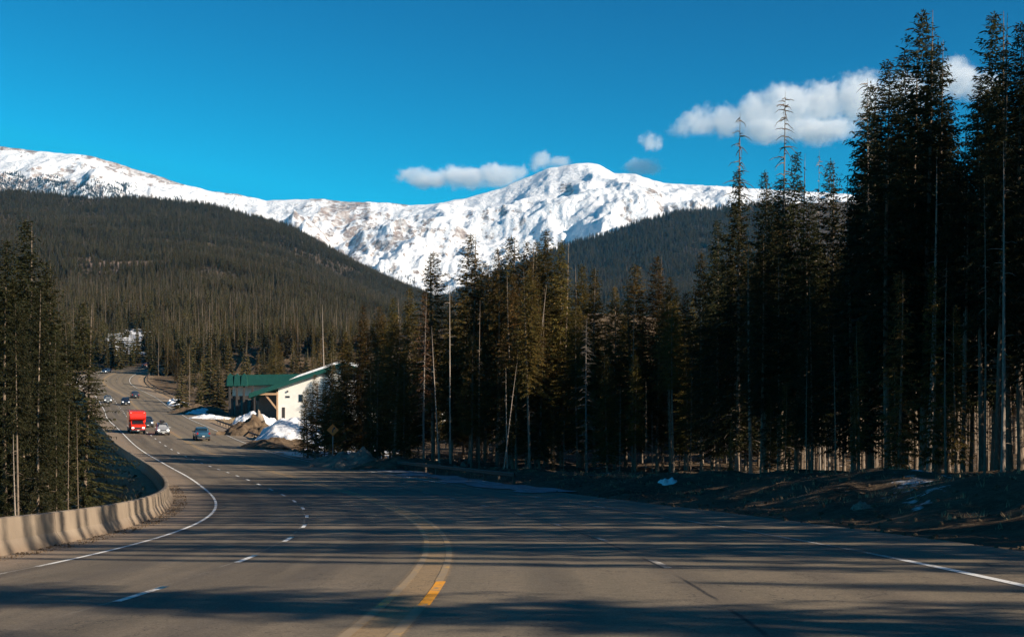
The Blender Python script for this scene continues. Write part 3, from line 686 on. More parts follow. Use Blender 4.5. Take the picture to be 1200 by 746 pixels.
# --- filling trees, individually placed, kept below the outline of the stand
ENVx = [340, 360, 390, 420, 460, 500, 520, 560, 600, 640, 670, 700, 720, 745, 790, 820, 850, 880, 930, 980, 1010, 1040, 1110, 1125, 1145, 1200, 1300]
ENVy = [480, 470, 440, 385, 365, 345, 330, 310, 305, 300, 312, 335, 350, 330, 335, 320, 280, 240, 225, 235, 150, 95, 95, 190, 100, 60, 60]
MARKS = {"r": [(866, "the left bare snag"), (915, "the tallest bare snag"), (950, "the dip left of the pointed tip"), (973, "the pointed spruce tip under the cloud"), (1000, "the left edge of the tall stand"), (1020, "the ragged topped spruce"), (1041, "the narrow spruce before the cloud"), (1081, "the tallest spruce"), (1099, "the ragged branched spruce"), (1128, "the sky gap"), (1150, "the spruce facing the sky gap"), (1165, "the second tallest spruce"), (1195, "the right border")],
         "m": [(425, "the spruce by the warning sign"), (461, "the left end of the bend stand"), (480, "the low dark spruce of the bend stand"), (508, "the slim left spruce of the bend"), (528, "the upright pale dead trunk"), (551, "the tallest left spruce of the bend"), (583, "the third tip of the bend stand"), (599, "the open branched middle spruce"), (618, "the leaning pale trunk"), (640, "the tallest middle spruce of the bend"), (658, "the warm lit broad spruce"), (682, "the round topped spruce"), (720, "the dip before the blue ridge"), (744, "the broad brown tinged spruce"), (770, "the sharp tipped spruce"), (803, "the warm lit low spruce"), (830, "the last spruce before the tall stand")],
         "l": [(-30, "the left border"), (8, "the spruce cut by the left border"), (30, "the tallest left spruce"), (55, "the shoulder of the tallest left spruce"), (78, "the low dip of the left clump"), (97, "the rightmost spruce of the left clump")],
         "b": [(196, "the far curve"), (222, "the thin bare trunk of the wood"), (250, "the open lot"), (275, "the dormers of the green roof"), (310, "the porch"), (340, "the snowy roof edge"), (380, "the lone bare trunk"), (415, "the right end of the snowy roof")]}
def spot_label(noun, zone, p, depth):
    q, nm_ = min(MARKS[zone], key=lambda a: abs(a[0] - p))
    k = "%s %s %s, %s" % (noun, "right of" if p > q else "left of", nm_, ["front row", "second row", "deep in"][int(min(2, max(0, depth)))])
    n = USED.get(k, 0); USED[k] = n + 1; return k if n == 0 else k.replace(noun, ["slimmer ", "lower "][min(n - 1, 1)] + noun, 1)
USED = {}
def spaced(x, y, d):
    return all((x - a) ** 2 + (y - b) ** 2 > d * d for a, b in TREES)
def fill(n, px0, px1, D0, D1, kinds, drop, label, group, mind=1.6, omin=15.5, wid=(.8, 1.1), tries=60, sign=1, zone='m'):
    c = 0; z0 = zone
    for _ in range(n * tries):
        if c >= n: break
        p = RNG.uniform(px0, px1); f0 = np.interp(p, [340, 470, 600, 850, 1000, 1200], [150, 132, 112, 84, 62, 52]); D = f0 + (D1 - D0) * RNG.random() ** 1.2 + D0
        x, y = at(p, D); s_, o_ = so_of(x, y)
        if sign * o_[0] < omin or not spaced(x, y, mind): continue
        ty = np.interp(p, ENVx, ENVy) + RNG.uniform(*drop); H = EYE + (HOR - ty) / FPX * D - gz1(x, y)
        k = kinds[RNG.integers(len(kinds))]; H = min(H, 25) if k[0] != 'y' else min(H, 17)
        if H < 3: continue
        zone = 'r' if p > 850 else z0
        tree(k, x, y, H, spot_label(label, zone, p, (D - f0 + 4) / 16), group=group, wid=RNG.uniform(*wid)); c += 1
    return c
fill(30, 985, 1230, 2, 48, ['s3', 's1', 's3', 's5', 's5', 's3'], (5, 130), "dark spruce", RG_R, 1.8, zone="r")
fill(26, 830, 990, 0, 50, ['s0', 's1', 's3', 's5', 's2', 's4'], (5, 130), "dark spruce", "spruces around the bare snags", 1.8, zone="r")
fill(44, 470, 830, 0, 50, ['s0', 's1', 's3', 's5', 's4', 's2'], (4, 110), "olive lit spruce", "spruces of the stand at the bend", 1.8)
fill(24, 366, 480, 0, 40, ['s2', 's5', 'y0', 's2'], (4, 90), "dark spruce", "spruces between the building and the bend stand", 2.2, omin=11.5)
fill(26, 900, 1230, -4, 40, ['t0', 'p0', 't0'], (60, 330), "slender bare trunk", "bare trunks in the right stand", 1.0, zone="r", wid=(.7, 1.2))
fill(14, 480, 860, -4, 30, ['t0', 'p0'], (70, 220), "slender bare trunk", "bare trunks in the bend stand", 1.0, wid=(.6, 1.0))
fill(12, 480, 1200, -3, 8, ['y0', 'y1', 'y2'], (190, 330), "young low spruce", "young spruces at the forest edge", 2.0)
def fill_left(n):
    c = 0
    for _ in range(n * 60):
        if c >= n: break
        p = RNG.uniform(-60, 84); D = RNG.uniform(72, 125); x, y = at(p, D); s_, o_ = so_of(x, y)
        if o_[0] > -17 or not spaced(x, y, 2.2): continue
        ty = np.interp(p, [-60, 0, 30, 60, 80, 97, 120], [290, 300, 275, 325, 385, 372, 460]) + RNG.uniform(5, 110)
        H = EYE + (HOR - ty) / FPX * D - gz1(x, y)
        tree(['s3', 's0', 's5', 's3', 's1'][RNG.integers(5)], x, y, H, spot_label("olive spruce", "l", p, (D - 70) / 18), group="spruces of the left clump", wid=RNG.uniform(.8, 1.1), sink=.4); c += 1
fill_left(17)

# trees beyond the right border whose shadows stripe the road
CAST = [(27.2, 31, 21, .3), (33.6, 40, 24, .3), (30.6, 30, 20, .22), (25.4, 36, 22, .2), (37.3, 29, 20, .3), (43.2, 31, 21, .35), (49.0, 27, 19, .4), (51.8, 35, 23, .4), (54.8, 26, 19, .4), (58.0, 35, 23, .5), (61, 29, 21, .5), (64.2, 28, 21, .5), (67.4, 30, 22, .5), (70.8, 35, 23, .6), (74.4, 28, 21, .6), (78, 33, 23, .6), (15.6, 24, 19, .62), (14.8, 31, 22, .4), (23.8, 33, 20, .25), (28.6, 27, 19, .5), (29.4, 36, 22, .4), (32.6, 30, 20, .25), (36.4, 25, 19, .55), (38.2, 33, 22, .5), (41.5, 28, 19, .3), (44.8, 28, 21, .55), (46.8, 35, 23, .45), (50.2, 24, 18, .35), (53.4, 31, 22, .5), (56.4, 27, 20, .4), (59.5, 30, 22, .6), (62.6, 25, 20, .5), (65.6, 34, 23, .5), (69, 27, 21, .6), (72.4, 31, 23, .6), (76, 26, 21, .6), (80, 30, 22, .7), (84, 27, 22, .6), (88.5, 32, 23, .8), (9.5, 33, 22, .7), (6.5, 25, 20, .9), (1, 30, 22, .9), (-6, 26, 21, 1.), (41, 19.5, 10, .6), (55, 19, 11, .6), (31, 18.5, 8, .6), (34.4, 43, 24.5, .4), (48.6, 41, 24.5, .4)]
for i, (Y0, tx, H, w) in enumerate(CAST):
    k = ['s2', 's0', 's5'][i % 3] if H > 12 else 'y0'; H = min(H * 1.11, 25.5)
    w *= 1.45
    tree(k, tx, Y0 - .6 * tx, H, "spruce on the bank beyond the right border of the photo, shading the road", group="roadside spruces beyond the right border", wid=w)

def off_wood(n, x0, x1, y0, y1, h0, h1, seed, label):
    r = np.random.default_rng(seed); x = r.uniform(x0, x1, n); y = r.uniform(y0, y1, n); m = x / np.maximum(y, .1) > .42; m |= y < 0; x, y = x[m], y[m]
    LATER.append((np.stack([x, y, ground_z(x, y) - .2], 1), r.uniform(h0, h1, len(x)) / 21, label))
LATER = []
off_wood(120, 34, 85, -50, 75, 13, 17, 5, "conifer wood continuing along the bank beyond the right border")
# row of mid distance trees behind the building
c = 0
for _ in range(6000):
    if c >= 62: break
    p = RNG.uniform(186, 432); D = RNG.uniform(300, 430); x, y = at(p, D); s_, o_ = so_of(x, y)
    if o_[0] < 17 or not spaced(x, y, 3.0) or (265 < p < 380 and D < 318): continue
    ty = np.interp(p, [186, 205, 240, 300, 400, 432], [405, 390, 388, 392, 384, 380]) + RNG.uniform(0, 45); H = min(19, EYE + (HOR - ty) / FPX * D - gz1(x, y))
    if H < 4: continue
    tree(['f0', 'f1', 'f2', 'y0', 'y2', 's1'][RNG.integers(6)], x, y, H, spot_label("distant spruce", "b", p, (D - 300) / 45), group="spruces behind the building", wid=RNG.uniform(.85, 1.25)); c += 1
SRC = {}
for i, k in enumerate(['f0', 'f1', 'f2']):
    x, y = at(196 + 22 * i, 300 + 4 * i); e = tree(k, x + 2, y + 4, [11, 9, 12][i], ["spruce at the left end of the wood behind the building, nearest the road curve", "low spruce just right of the road curve, before the wood", "full spruce left of the green roofed building"][i], wid=1.1)
    SRC[k] = [c_ for c_ in e.children]
e = hero('t0', 222, 400, 335, "thin bare trunk in the wood left of the green roofed building", wid=1.2); SRC['t'] = [c_ for c_ in e.children]
x, y = at(200, 305); e = tree('r0', x + 1.5, y, 6.5, "small reddish brown bushy conifer beside the far right guardrail", wid=1.6)

# ------------------------------------------------------------------ far forests, one object each (too many to count)
def far_forest(name, pts, sc, label, kinds=('f0', 'f1', 'f2') * 5 + ('t',)):
    me = bpy.data.meshes.new(name); me.vertices.add(len(pts)); me.vertices.foreach_set("co", np.asarray(pts, np.float32).ravel())
    fattr(me, "sc", sc); me.update(); o = link(name, me)
    g = bpy.data.node_groups.new("scatter_trees", 'GeometryNodeTree')
    g.interface.new_socket("Geometry", in_out='INPUT', socket_type='NodeSocketGeometry'); g.interface.new_socket("Geometry", in_out='OUTPUT', socket_type='NodeSocketGeometry')
    N = g.nodes.new; L = g.links.new; gi = N("NodeGroupInput"); go = N("NodeGroupOutput"); jj = N("GeometryNodeJoinGeometry")
    for k in kinds:
        j = N("GeometryNodeJoinGeometry")
        for ob in SRC[k]:
            oi = N("GeometryNodeObjectInfo"); oi.transform_space = 'ORIGINAL'; oi.inputs[0].default_value = ob; L(oi.outputs["Geometry"], j.inputs[0])
        ti = N("GeometryNodeGeometryToInstance"); L(j.outputs[0], ti.inputs[0]); L(ti.outputs[0], jj.inputs[0])
    ip = N("GeometryNodeInstanceOnPoints"); L(gi.outputs[0], ip.inputs["Points"]); L(jj.outputs[0], ip.inputs["Instance"]); ip.inputs["Pick Instance"].default_value = True
    ri = N("FunctionNodeRandomValue"); ri.data_type = 'INT'
    ri_out = [s_ for s_ in ri.outputs if s_.type == 'INT'][0]
    for s_ in ri.inputs:
        if s_.type == 'INT' and s_.name == 'Min': s_.default_value = 0
        if s_.type == 'INT' and s_.name == 'Max': s_.default_value = len(kinds) - 1
    L(ri_out, ip.inputs["Instance Index"])
    rr = N("FunctionNodeRandomValue"); rr.data_type = 'FLOAT'; 
    fl = [s_ for s_ in rr.inputs if s_.type == 'VALUE']; fl[0].default_value = 0; fl[1].default_value = 6.283; cb = N("ShaderNodeCombineXYZ"); L([s_ for s_ in rr.outputs if s_.type == 'VALUE'][0], cb.inputs[2]); L(cb.outputs[0], ip.inputs["Rotation"])
    na = N("GeometryNodeInputNamedAttribute"); na.data_type = 'FLOAT'; na.inputs[0].default_value = "sc"; L([s_ for s_ in na.outputs if s_.type == 'VALUE'][0], ip.inputs["Scale"])
    L(ip.outputs[0], go.inputs[0]); md = o.modifiers.new("scatter", 'NODES'); md.node_group = g
    tag(o, kind="stuff", label=label)
    return o

def backing(n, pxa, pxb, fx, fy, da, db, envx, envy, drop, seed, label, omin):
    r = np.random.default_rng(seed); p = r.uniform(pxa, pxb, n); D = np.interp(p, fx, fy) + da + (db - da) * np.sqrt(r.random(n)); x = (p - 600) / FPX * D; S_, O_ = so_of(x, D); m = (O_ > omin) if omin > 0 else (O_ < omin); p, D, x = p[m], D[m], x[m]
    z = ground_z(x, D); ty = np.interp(p, envx, envy) + r.uniform(*drop, len(p)); H = np.clip(EYE + (HOR - ty) / FPX * D - z, 3, 24)
    far_forest("forest", np.stack([x, D, z - .2], 1), H / 21, label, ('s0', 's1', 's3', 's3', 's5', 's3', 's3', 'T'))
for k in ('s0', 's1', 's2', 's3', 's5'): SRC[k] = [bpy.data.objects[n] for n in HEROOBJ[k]]
SRC['T'] = SRC['t']
def backing_far(n, seed):
    r = np.random.default_rng(seed); y = r.uniform(432, 700, n); p = r.uniform(170, 900, n); x = (p - 600) / FPX * y; S_, O_ = so_of(x, y); m = (O_ > 13) | (O_ < -13); p, y, x, O_ = p[m], y[m], x[m], O_[m]
    z = ground_z(x, y); H = r.uniform(9, 15, len(p)); ylim = 372.0; H = np.where(EYE + (HOR - ylim) / FPX * y - z < H, np.maximum(4, EYE + (HOR - ylim) / FPX * y - z), H); H = np.where(O_ < 0, np.minimum(H, 7), H)
    far_forest("forest", np.stack([x, y, z - .2], 1), H / 14, "conifers on the slope above the far curve and behind the building wood", ('f0', 'f1', 'f2', 'f0', 'f1', 'f2', 'y0', 't'))
SRC['y0'] = [bpy.data.objects[n] for n in HEROOBJ['y0']]
backing_far(3600, 14)
backing(420, 470, 1290, [470, 600, 850, 1000, 1200], [132, 112, 84, 62, 52], 42, 150, ENVx, ENVy, (20, 190), 3, "depth of the dark conifer forest behind the roadside stands", 18)
backing(34, -60, 80, [-60, 100], [72, 80], 45, 130, [-60, 30, 80, 100], [310, 320, 380, 420], (20, 120), 4, "conifers deeper in the wood left of the road", -18)

def sample(FAN, n, pxa, pxb, ua, ub, seed):
    px, u, X, Y, Z, PX, U, yy = FAN; r = np.random.default_rng(seed); p = r.uniform(pxa, pxb, n * 3); Ymin, Ymax = Y[0, 0], Y[-1, 0]
    Yr = Ymin + (Ymax - Ymin) * r.uniform(ua, ub, n * 3); keep = r.random(n * 3) < Yr / Yr.max(); p, Yr = p[keep][:n], Yr[keep][:n]
    fi = (Yr - Ymin) / (Ymax - Ymin) * (len(u) - 1); fj = (p - px[0]) / (px[-1] - px[0]) * (len(px) - 1)
    i = np.clip(fi.astype(int), 0, len(u) - 2); j = np.clip(fj.astype(int), 0, len(px) - 2); a = fi - i; b = fj - j
    def I(A): return (A[i, j] * (1 - a) + A[i + 1, j] * a) * (1 - b) + (A[i, j + 1] * (1 - a) + A[i + 1, j + 1] * a) * b
    return p, (p - 600) / FPX * Yr, Yr, I(Z), I(np.ascontiguousarray(yy)), r
p, x, y, z, yy, r = sample(H1, 120000, -140, 1000, 0, 1, 7)
near_ = 1.05 * np.exp(-((p - 150) / 38) ** 4 - ((yy - 404) / 20) ** 4) + .9 * np.exp(-((p - 128 - (yy - 318) * 1.5) / 34) ** 2 - ((yy - 320) / 7) ** 2) + .8 * np.exp(-((p - 385) / 6) ** 2 - ((yy - 300) / 4) ** 2) + .9 * np.exp(-((p - 322) / 24) ** 2 - ((yy - 388) / 2) ** 2)
cl = fbm(x / 60, y / 60, 4, 5)
m = (r.random(len(p)) > near_ * .93) & (r.random(len(p)) < .95 + cl * 1.2)
far_forest("forest", np.stack([x, y, z - .3], 1)[m], (r.uniform(.42, .85, len(p)) * (1 + .3 * cl) * (1.25 - .3 * np.clip((y - 455) / 900, 0, 1)))[m], "dense dark conifer forest covering the hillside on the left")
p, x, y, z, yy, r = sample(RG, 26000, 480, 920, 0, 1, 8)
far_forest("forest", np.stack([x, y, z - .3], 1), r.uniform(.7, 1.3, len(p)), "bluish conifer forest on the ridge under the snowy peak")
p, x, y, z, yy, r = sample(MT, 60000, -160, 540, 0, .62, 9); yy = HOR - (z - EYE) * FPX / y
tl = np.interp(p, [-160, 0, 60, 110, 150, 172, 200, 260, 340, 380, 410, 440, 470, 500, 540], [212, 213, 215, 220, 228, 238, 262, 290, 300, 292, 300, 316, 330, 345, 380])
dn = (yy - tl) / 6. + 1.6 * fbm(x / 110, y / 220, 4, 12)
pr = smooth(-2.2, 1.2, dn) * np.where((p > 180), .55, 1.0)
m = r.random(len(p)) < pr
far_forest("forest", np.stack([x, y, z - .5], 1)[m], (r.uniform(.8, 1.3, len(p)))[m], "dark scattered conifers at the tree line of the snowy mountain")

for P_, sc_, lab in LATER: far_forest("forest", P_, sc_, lab, ('s3', 's3', 's3', 's5', 's3', 'T'))
p, x, y, z, yy, r = sample(MT, 60000, -160, 215, .45, .97, 19); yy = HOR - (z - EYE) * FPX / y
tl = np.interp(p, [-160, 0, 40, 60, 90, 110, 150, 172, 195], [206, 209, 214, 211, 219, 213, 226, 236, 240]); dn = (yy - tl) / 4.5 + 2.2 * fbm(x / 90, y / 260, 4, 12); m = r.random(len(p)) < smooth(-1.6, 1.0, dn)
far_forest("forest", np.stack([x, y, z - .5], 1)[m], (r.uniform(.8, 1.3, len(p)))[m], "dark blue belt of conifers under the snowy shoulder at the left border")
# ------------------------------------------------------------------ concrete barrier on the left, a segment is a thing
prof = [(0, 0), (.045, .09), (.19, .33), (.24, .83), (.30, .85), (.40, .85), (.46, .83), (.51, .33), (.655, .09), (.70, 0)]
def barrier_seg(s0, s1, label, group=None, hgt=1.0):
    s = np.append(np.arange(s0, s1 - .4, 1.0), s1); ss = np.concatenate([[s[0]], s, [s[-1]]])
    V = []; UVs = []
    for k_, q in enumerate(s):
        for (a, h) in prof: V.append(road_pt(q, -9.6 - a - .5 * smooth(60, 200, q), h * hgt - .02)); UVs.append((h, q))
    V = np.array(V); n = len(prof); m = len(s); F = []
    for i in range(m - 1):
        for j in range(n - 1): F.append((i * n + j, i * n + j + 1, (i + 1) * n + j + 1, (i + 1) * n + j))
    me = bpy.data.meshes.new("concrete_barrier"); me.from_pydata([tuple(v) for v in V], [], F + [tuple(range(n)), tuple(range((m - 1) * n, m * n))[::-1]]); me.update()
    uv = me.uv_layers.new(name="UVMap"); UA = np.array(UVs); li = np.empty(len(me.loops), np.int32); me.loops.foreach_get("vertex_index", li); uv.data.foreach_set("uv", UA[li].astype(np.float32).ravel())
    me.materials.append(M['concrete']); tag(link("concrete_barrier", me), label, "barrier", group)
BL = ["nearest section of the tan concrete barrier, cut by the left border", "second concrete barrier section from the left border", "third concrete barrier section, crossed by a tree shadow", "concrete barrier section before the curve, in warm sun", "concrete barrier section where the wall bends up the curve", "shadow striped concrete barrier section at the turn"]
s = 14.0; i = 0
while s < 400:
    L_ = 12.0 if s < 150 else 24.
    barrier_seg(s, s + L_ - .07, BL[i - 1] if 1 <= i <= 6 else "tan concrete barrier section running along the left shoulder towards the far curve", None if 1 <= i <= 6 else "far sections of the concrete barrier"); s += L_; i += 1

# ------------------------------------------------------------------ guardrails
def guardrail(s0, s1, o, label, steel='corten', step=3.8):
    e = empty("guardrail", tuple(road_pt(s0, o))); bpy.context.view_layer.update(); inv = e.matrix_world.inverted() if False else Matrix.Translation(-Vector(e.location))
    off = -np.array(e.location)
    s = np.linspace(s0, s1, int((s1 - s0) / 1.5) + 2); wp = [(0, .42), (-.05, .47), (-.05, .52), (0, .565), (-.05, .61), (-.05, .66), (0, .71), (.03, .71), (.03, .42)]
    V = np.concatenate([np.stack([np.append(road_pt(q, o + a)[:2], road_pt(q, o)[2] + h) for a, h in wp]) for q in s]) + off
    n = len(wp); F = [(i * n + j, i * n + (j + 1) % n, (i + 1) * n + (j + 1) % n, (i + 1) * n + j) for i in range(len(s) - 1) for j in range(n)]
    link("rail", mesh("rail", V, np.array(F), M[steel]), e)
    for q in np.arange(s0 + .5, s1, step):
        bm = bmesh.new(); bx(bm, .03, .18, -.09, .09, -.9, .72); po = bm_obj("post", bm, M['post'], e, bevel=.01)
        P_ = road_pt(q, o); po.location = Vector(tuple(P_)) - Vector(e.location); po.rotation_euler.z = -float(np.interp(q, RS, RTH))
    tag(e, label, "guardrail")
guardrail(86, 132, 10.9, "low dark guardrail on the shaded verge at the foot of the bend stand")
guardrail(206, 262, 10.6, "dark guardrail beside the driveway, next to the blue pickup")
guardrail(330, 452, 12.5, "long dark guardrail on the inner side of the far curve", step=5)

# ------------------------------------------------------------------ mounds, snow and rocks
def mound(name, cx, cy, rx, ry, h, mat, label, cat, seed, rot=0., rough=.35, kind=None, n=46):
    t = np.linspace(-1, 1, n); A, B = np.meshgrid(t, t); ca, sa = math.cos(rot), math.sin(rot)
    X = cx + A * rx * ca - B * ry * sa; Y = cy + A * rx * sa + B * ry * ca; rr = np.sqrt(A ** 2 + B ** 2) * (1 + .5 * fbm(A * 1.6 + seed, B * 1.6, 3, seed)); q = np.clip(1 - rr, 0, 1)
    bump = 1 + rough * fbm(X / (.25 * rx) + seed, Y / (.25 * ry + .3), 5, seed) * 2
    Z = ground_z(X, Y) + h * (q ** .7) * bump - .12 * (q <= 0) - .05
    me = mesh(name, np.stack([X.ravel(), Y.ravel(), Z.ravel()], 1), gridfaces(n, n), M[mat], True); fk = q.ravel() > 0
    bm = bmesh.new(); bm.from_mesh(me); bm.verts.ensure_lookup_table(); bmesh.ops.delete(bm, geom=[v for i, v in enumerate(bm.verts) if not fk[i] and not any(fk[e.other_vert(v).index] for e in v.link_edges)], context='VERTS'); bm.to_mesh(me); bm.free()
    o = link(name, me); tag(o, label, cat, kind=kind); return o
def moundp(name, px, D, *a, **k): x, y = at(px, D); return mound(name, x, y, *a, **k)
moundp("snow_mound", 343, 206, 5.6, 9, 3.6, 'snow', "big sunlit snow mound piled before the white wall of the building", "snow mound", 3, rough=.13)
moundp("snow_mound", 300, 252, 4.5, 5, 2.3, 'snow', "dirty snow mound left of the big one, before the dark porch", "snow mound", 5)
moundp("dirt_mound", 296, 222, 4.6, 7, 2.4, 'dirt', "brown dirt mound between the driveway guardrail and the big snow mound", "dirt mound", 7)
moundp("dirt_mound", 322, 190, 5.0, 7, 1.2, 'dirt', "low dark dirt heap in front of the big snow mound", "dirt mound", 9)
moundp("boulder", 303, 236, 1.5, 1.5, 3.2, 'rock', "pale tan boulder poking out of the snow by the porch", "boulder", 4, rough=.2, n=24)
moundp("dirt_mound", 402, 138, 3.8, 5.5, 1.2, 'rock', "sun streaked heap of pale dirt and stone below the warning sign", "dirt mound", 11)
moundp("dirt_mound", 424, 132, 2.8, 4, 1.5, 'rock', "small pale heap right of the warning sign, at the foot of the trees", "dirt mound", 12)
moundp("dirt_mound", 470, 126, 5, 5, 1.0, 'dirt', "long low dark mound on the verge at the left of the bend stand", "dirt mound", 13)
moundp("snow_mound", 238, 300, 3.5, 6, 1.0, 'snow', "thin snow bank beside the lot left of the building", "snow mound", 15)
moundp("snow_mound", 247, 276, 4.0, 3, .8, 'snow', "flat white snow patch at the edge of the driveway", "snow mound", 16)
moundp("snow_mound", 206, 352, 2.2, 16, 1.2, 'snow', "narrow white snow strip along the far guardrail", "snow mound", 17, rot=.2)
moundp("snow_mound", 216, 322, 2.2, 12, .9, 'snow', "second narrow snow strip below the far guardrail", "snow mound", 18, rot=.2)
moundp("dirt_mound", 232, 305, 6, 10, 1.6, 'dirt', "brown earth hump between the far guardrail and the driveway", "dirt mound", 21)
moundp("snow_lump", 783, 72, .5, .5, .35, 'snow', "white snow lump on top of the bank below the middle of the stand", "snow lump", 30, n=16)
moundp("rock", 1010, 41, .4, .4, .3, 'rock', "small stone low on the dark bank under the tall stand", "stone", 34, n=16)
# small clods and stones of the verge (uncountable)
def clods(name, n, s0, s1, oa, ob, seed, mat, big, label):
    r = np.random.default_rng(seed); s = r.uniform(s0, s1, n); o = oa + (ob - oa) * r.random(n); P_ = road_pt(s, 0.); th = np.interp(s, RS, RTH); X = P_[:, 0] + o * np.cos(th); Y = P_[:, 1] - o * np.sin(th)
    zz = ground_z(X, Y); onroad = np.abs(o) < 10; zz = np.where(onroad, P_[:, 2] + np.interp(s, RS, RB) * o, zz)
    base = np.array([[1, 0, -.3], [-.5, .8, -.3], [-.5, -.8, -.3], [.6, .5, .5], [-.7, .1, .6], [.3, -.7, .55], [0, 0, .8]]); fc = np.array([[0, 3, 1, 1], [0, 5, 3, 3], [1, 4, 2, 2], [1, 3, 4, 4], [2, 5, 0, 0], [2, 4, 5, 5], [3, 6, 4, 4], [4, 6, 5, 5], [5, 6, 3, 3]])[:, :3]
    sc = (r.random(n) ** 3 * big + .02)[:, None, None]; a = r.uniform(0, 6.28, n); J = r.normal(1, .25, (n, 7, 3)); v = base[None] * J * sc
    vx = v[..., 0] * np.cos(a)[:, None] - v[..., 1] * np.sin(a)[:, None]; vy = v[..., 0] * np.sin(a)[:, None] + v[..., 1] * np.cos(a)[:, None]
    V = np.stack([vx + X[:, None], vy + Y[:, None], v[..., 2] + zz[:, None]], -1).reshape(-1, 3); F = (fc[None] + (np.arange(n) * 7)[:, None, None]).reshape(-1, 3)
    tag(link(name, mesh(name, V, F, M[mat])), label, kind="stuff")
clods("rubble", 2600, 12, 120, 9.9, 17, 1, 'dirt', .09, "clods and stones on the right verge and bank")
clods("gravel", 1500, 14, 100, -9.6, -8.9, 2, 'dirt', .03, "grit and twigs at the foot of the barrier")
clods("rubble", 1800, 120, 260, 10.6, 22, 3, 'rock', .4, "stones and clods around the driveway")
clods("rubble", 1500, 60, 240, -26, -11, 4, 'dirt', .3, "stones on the slope below the far road")
# dry grass and twigs on the bank
def tufts(n, s0, s1, oa, ob, seed, col, name, label, hh=.3):
    r = np.random.default_rng(seed); s = r.uniform(s0, s1, n); o = oa + (ob - oa) * r.random(n); P_ = road_pt(s, 0.); th = np.interp(s, RS, RTH); X = P_[:, 0] + o * np.cos(th); Y = P_[:, 1] - o * np.sin(th)
    B = np.stack([X, Y, ground_z(X, Y) - .02], 1); B = np.repeat(B, 7, 0) + r.normal(0, .07, (n * 7, 3)) * [1, 1, 0]; d = r.normal(0, .45, (n * 7, 3)); d[:, 2] = 1
    Q = kites(B, d, r.uniform(.3, 1., n * 7) * hh, np.full(n * 7, .022), r.normal(0, 1, (n * 7, 3))); tag(link(name, mesh(name, Q.reshape(-1, 3), np.arange(len(Q) * 4).reshape(-1, 4), M[col])), label, kind="stuff")
M['drygrass'] = simple("dry_grass", (.30, .22, .12), .9, 0, .35)
tufts(700, 20, 115, 12.5, 22, 5, 'drygrass', "grass", "dry grass on the right bank")
tufts(2500, 50, 260, -30, -11, 6, 'drygrass', "grass", "dry grass on the left slope", .5)
tufts(900, 200, 300, 11, 20, 7, 'drygrass', "grass", "dry grass by the driveway", .6)

# ------------------------------------------------------------------ building
M['wall_white'] = simple("white_stucco", (.80, .76, .68), .85, 0, .06, .6)
M['green'] = simple("green_metal_roof", (.012, .075, .055), .45, .2, .2)
M['dark_timber'] = simple("dark_timber", (.035, .03, .026), .8)
M['tan_timber'] = simple("tan_timber", (.42, .26, .14), .8)
M['cladding'] = simple("grey_cladding", (.07, .065, .06), .8)
bx0, by0 = at(265, 276); bz = EYE + (HOR - 488) / FPX * 276
bld = empty("lodge_building", (bx0, by0, bz)); tag(bld, "white walled building with dark green metal roofs and a dark timber porch by the driveway", "building")
bpy.context.view_layer.update()
def U_(px): return (px - 265) / 6.04
def W_(py): return (488 - py) / 6.04
def bprism(name, pts, y0, y1, mat, parent=bld):
    bm = bmesh.new(); prism(bm, [(U_(a), W_(b)) for a, b in pts], 1, y0, y1); return bm_obj(name, bm, M[mat], parent)
def bbox(name, pa, pb, ya, yb, d0, d1, mat, parent=bld, bev=0):
    return box(name, (U_(pa), U_(pb), d0, d1, W_(yb), W_(ya)), M[mat], parent, bev)
hall = bprism("gable_wall", [(326, 530), (326, 454), (402, 429), (520, 468), (520, 530)], 0, 22, 'wall_white')
bprism("porch_wall", [(299, 530), (299, 463), (325.8, 454), (325.8, 530)], 4.2, 22, 'cladding')
rf = bprism("roof", [(293, 461), (402, 425), (524, 466), (524, 471), (402, 430), (293, 466.5)], -1.3, 23, 'green')
bprism("roof_snow", [(335, 446.6), (402, 424.4), (430, 433.5), (430, 430), (402, 420.6), (350, 438.5), (338, 444.5)], .8, 22, 'snow', rf)
_U = U_
def U_(px): return (px - 9.5 - 265) / 6.04
bprism("wing_wall", [(270, 505), (270, 447), (330, 447), (330, 505)], 10.0, 26, 'wall_white')
bprism("wing_lower_wall", [(269, 505), (269, 462), (299, 462), (299, 505)], 8.6, 9.9, 'cladding')
r2 = bprism("wing_roof", [(264, 449), (266, 440), (271, 436), (362, 434.5), (366, 438), (366, 447), (264, 449)][:-1], 7.5, 27, 'green')
for p_ in (267, 275.5, 284): 
    bprism("dormer", [(p_, 449.5), (p_ + 1, 437.5), (p_ + 4, 434.4), (p_ + 7, 437.5), (p_ + 8, 449.5)], 6.7, 7.45, 'green', r2)
for p_ in (269, 277.5, 286, 296.3):
    bbox("column", p_, p_ + 2.2, 449, 505, 7.0, 7.38, 'dark_timber')
for p_ in (272.5, 281, 290):
    w = bbox("window", p_, p_ + 4, 466, 484, 8.45, 8.59, 'glass'); bbox("frame", p_ - .3, p_ - .02, 465.5, 484.5, 8.4, 8.57, 'dark_timber', w); bbox("frame", p_ + 4.02, p_ + 4.3, 465.5, 484.5, 8.4, 8.57, 'dark_timber', w)
bbox("beam", 268, 298.6, 461, 464, 7.42, 7.8, 'dark_timber')
U_ = _U
bbox("porch_post", 298, 299.6, 463.5, 505, -.6, -.3, 'dark_timber'); bbox("porch_post", 324.6, 326.2, 459, 505, -.6, -.3, 'tan_timber')
bbox("porch_beam", 298, 326.2, 460.6, 463, -.95, -.62, 'tan_timber')
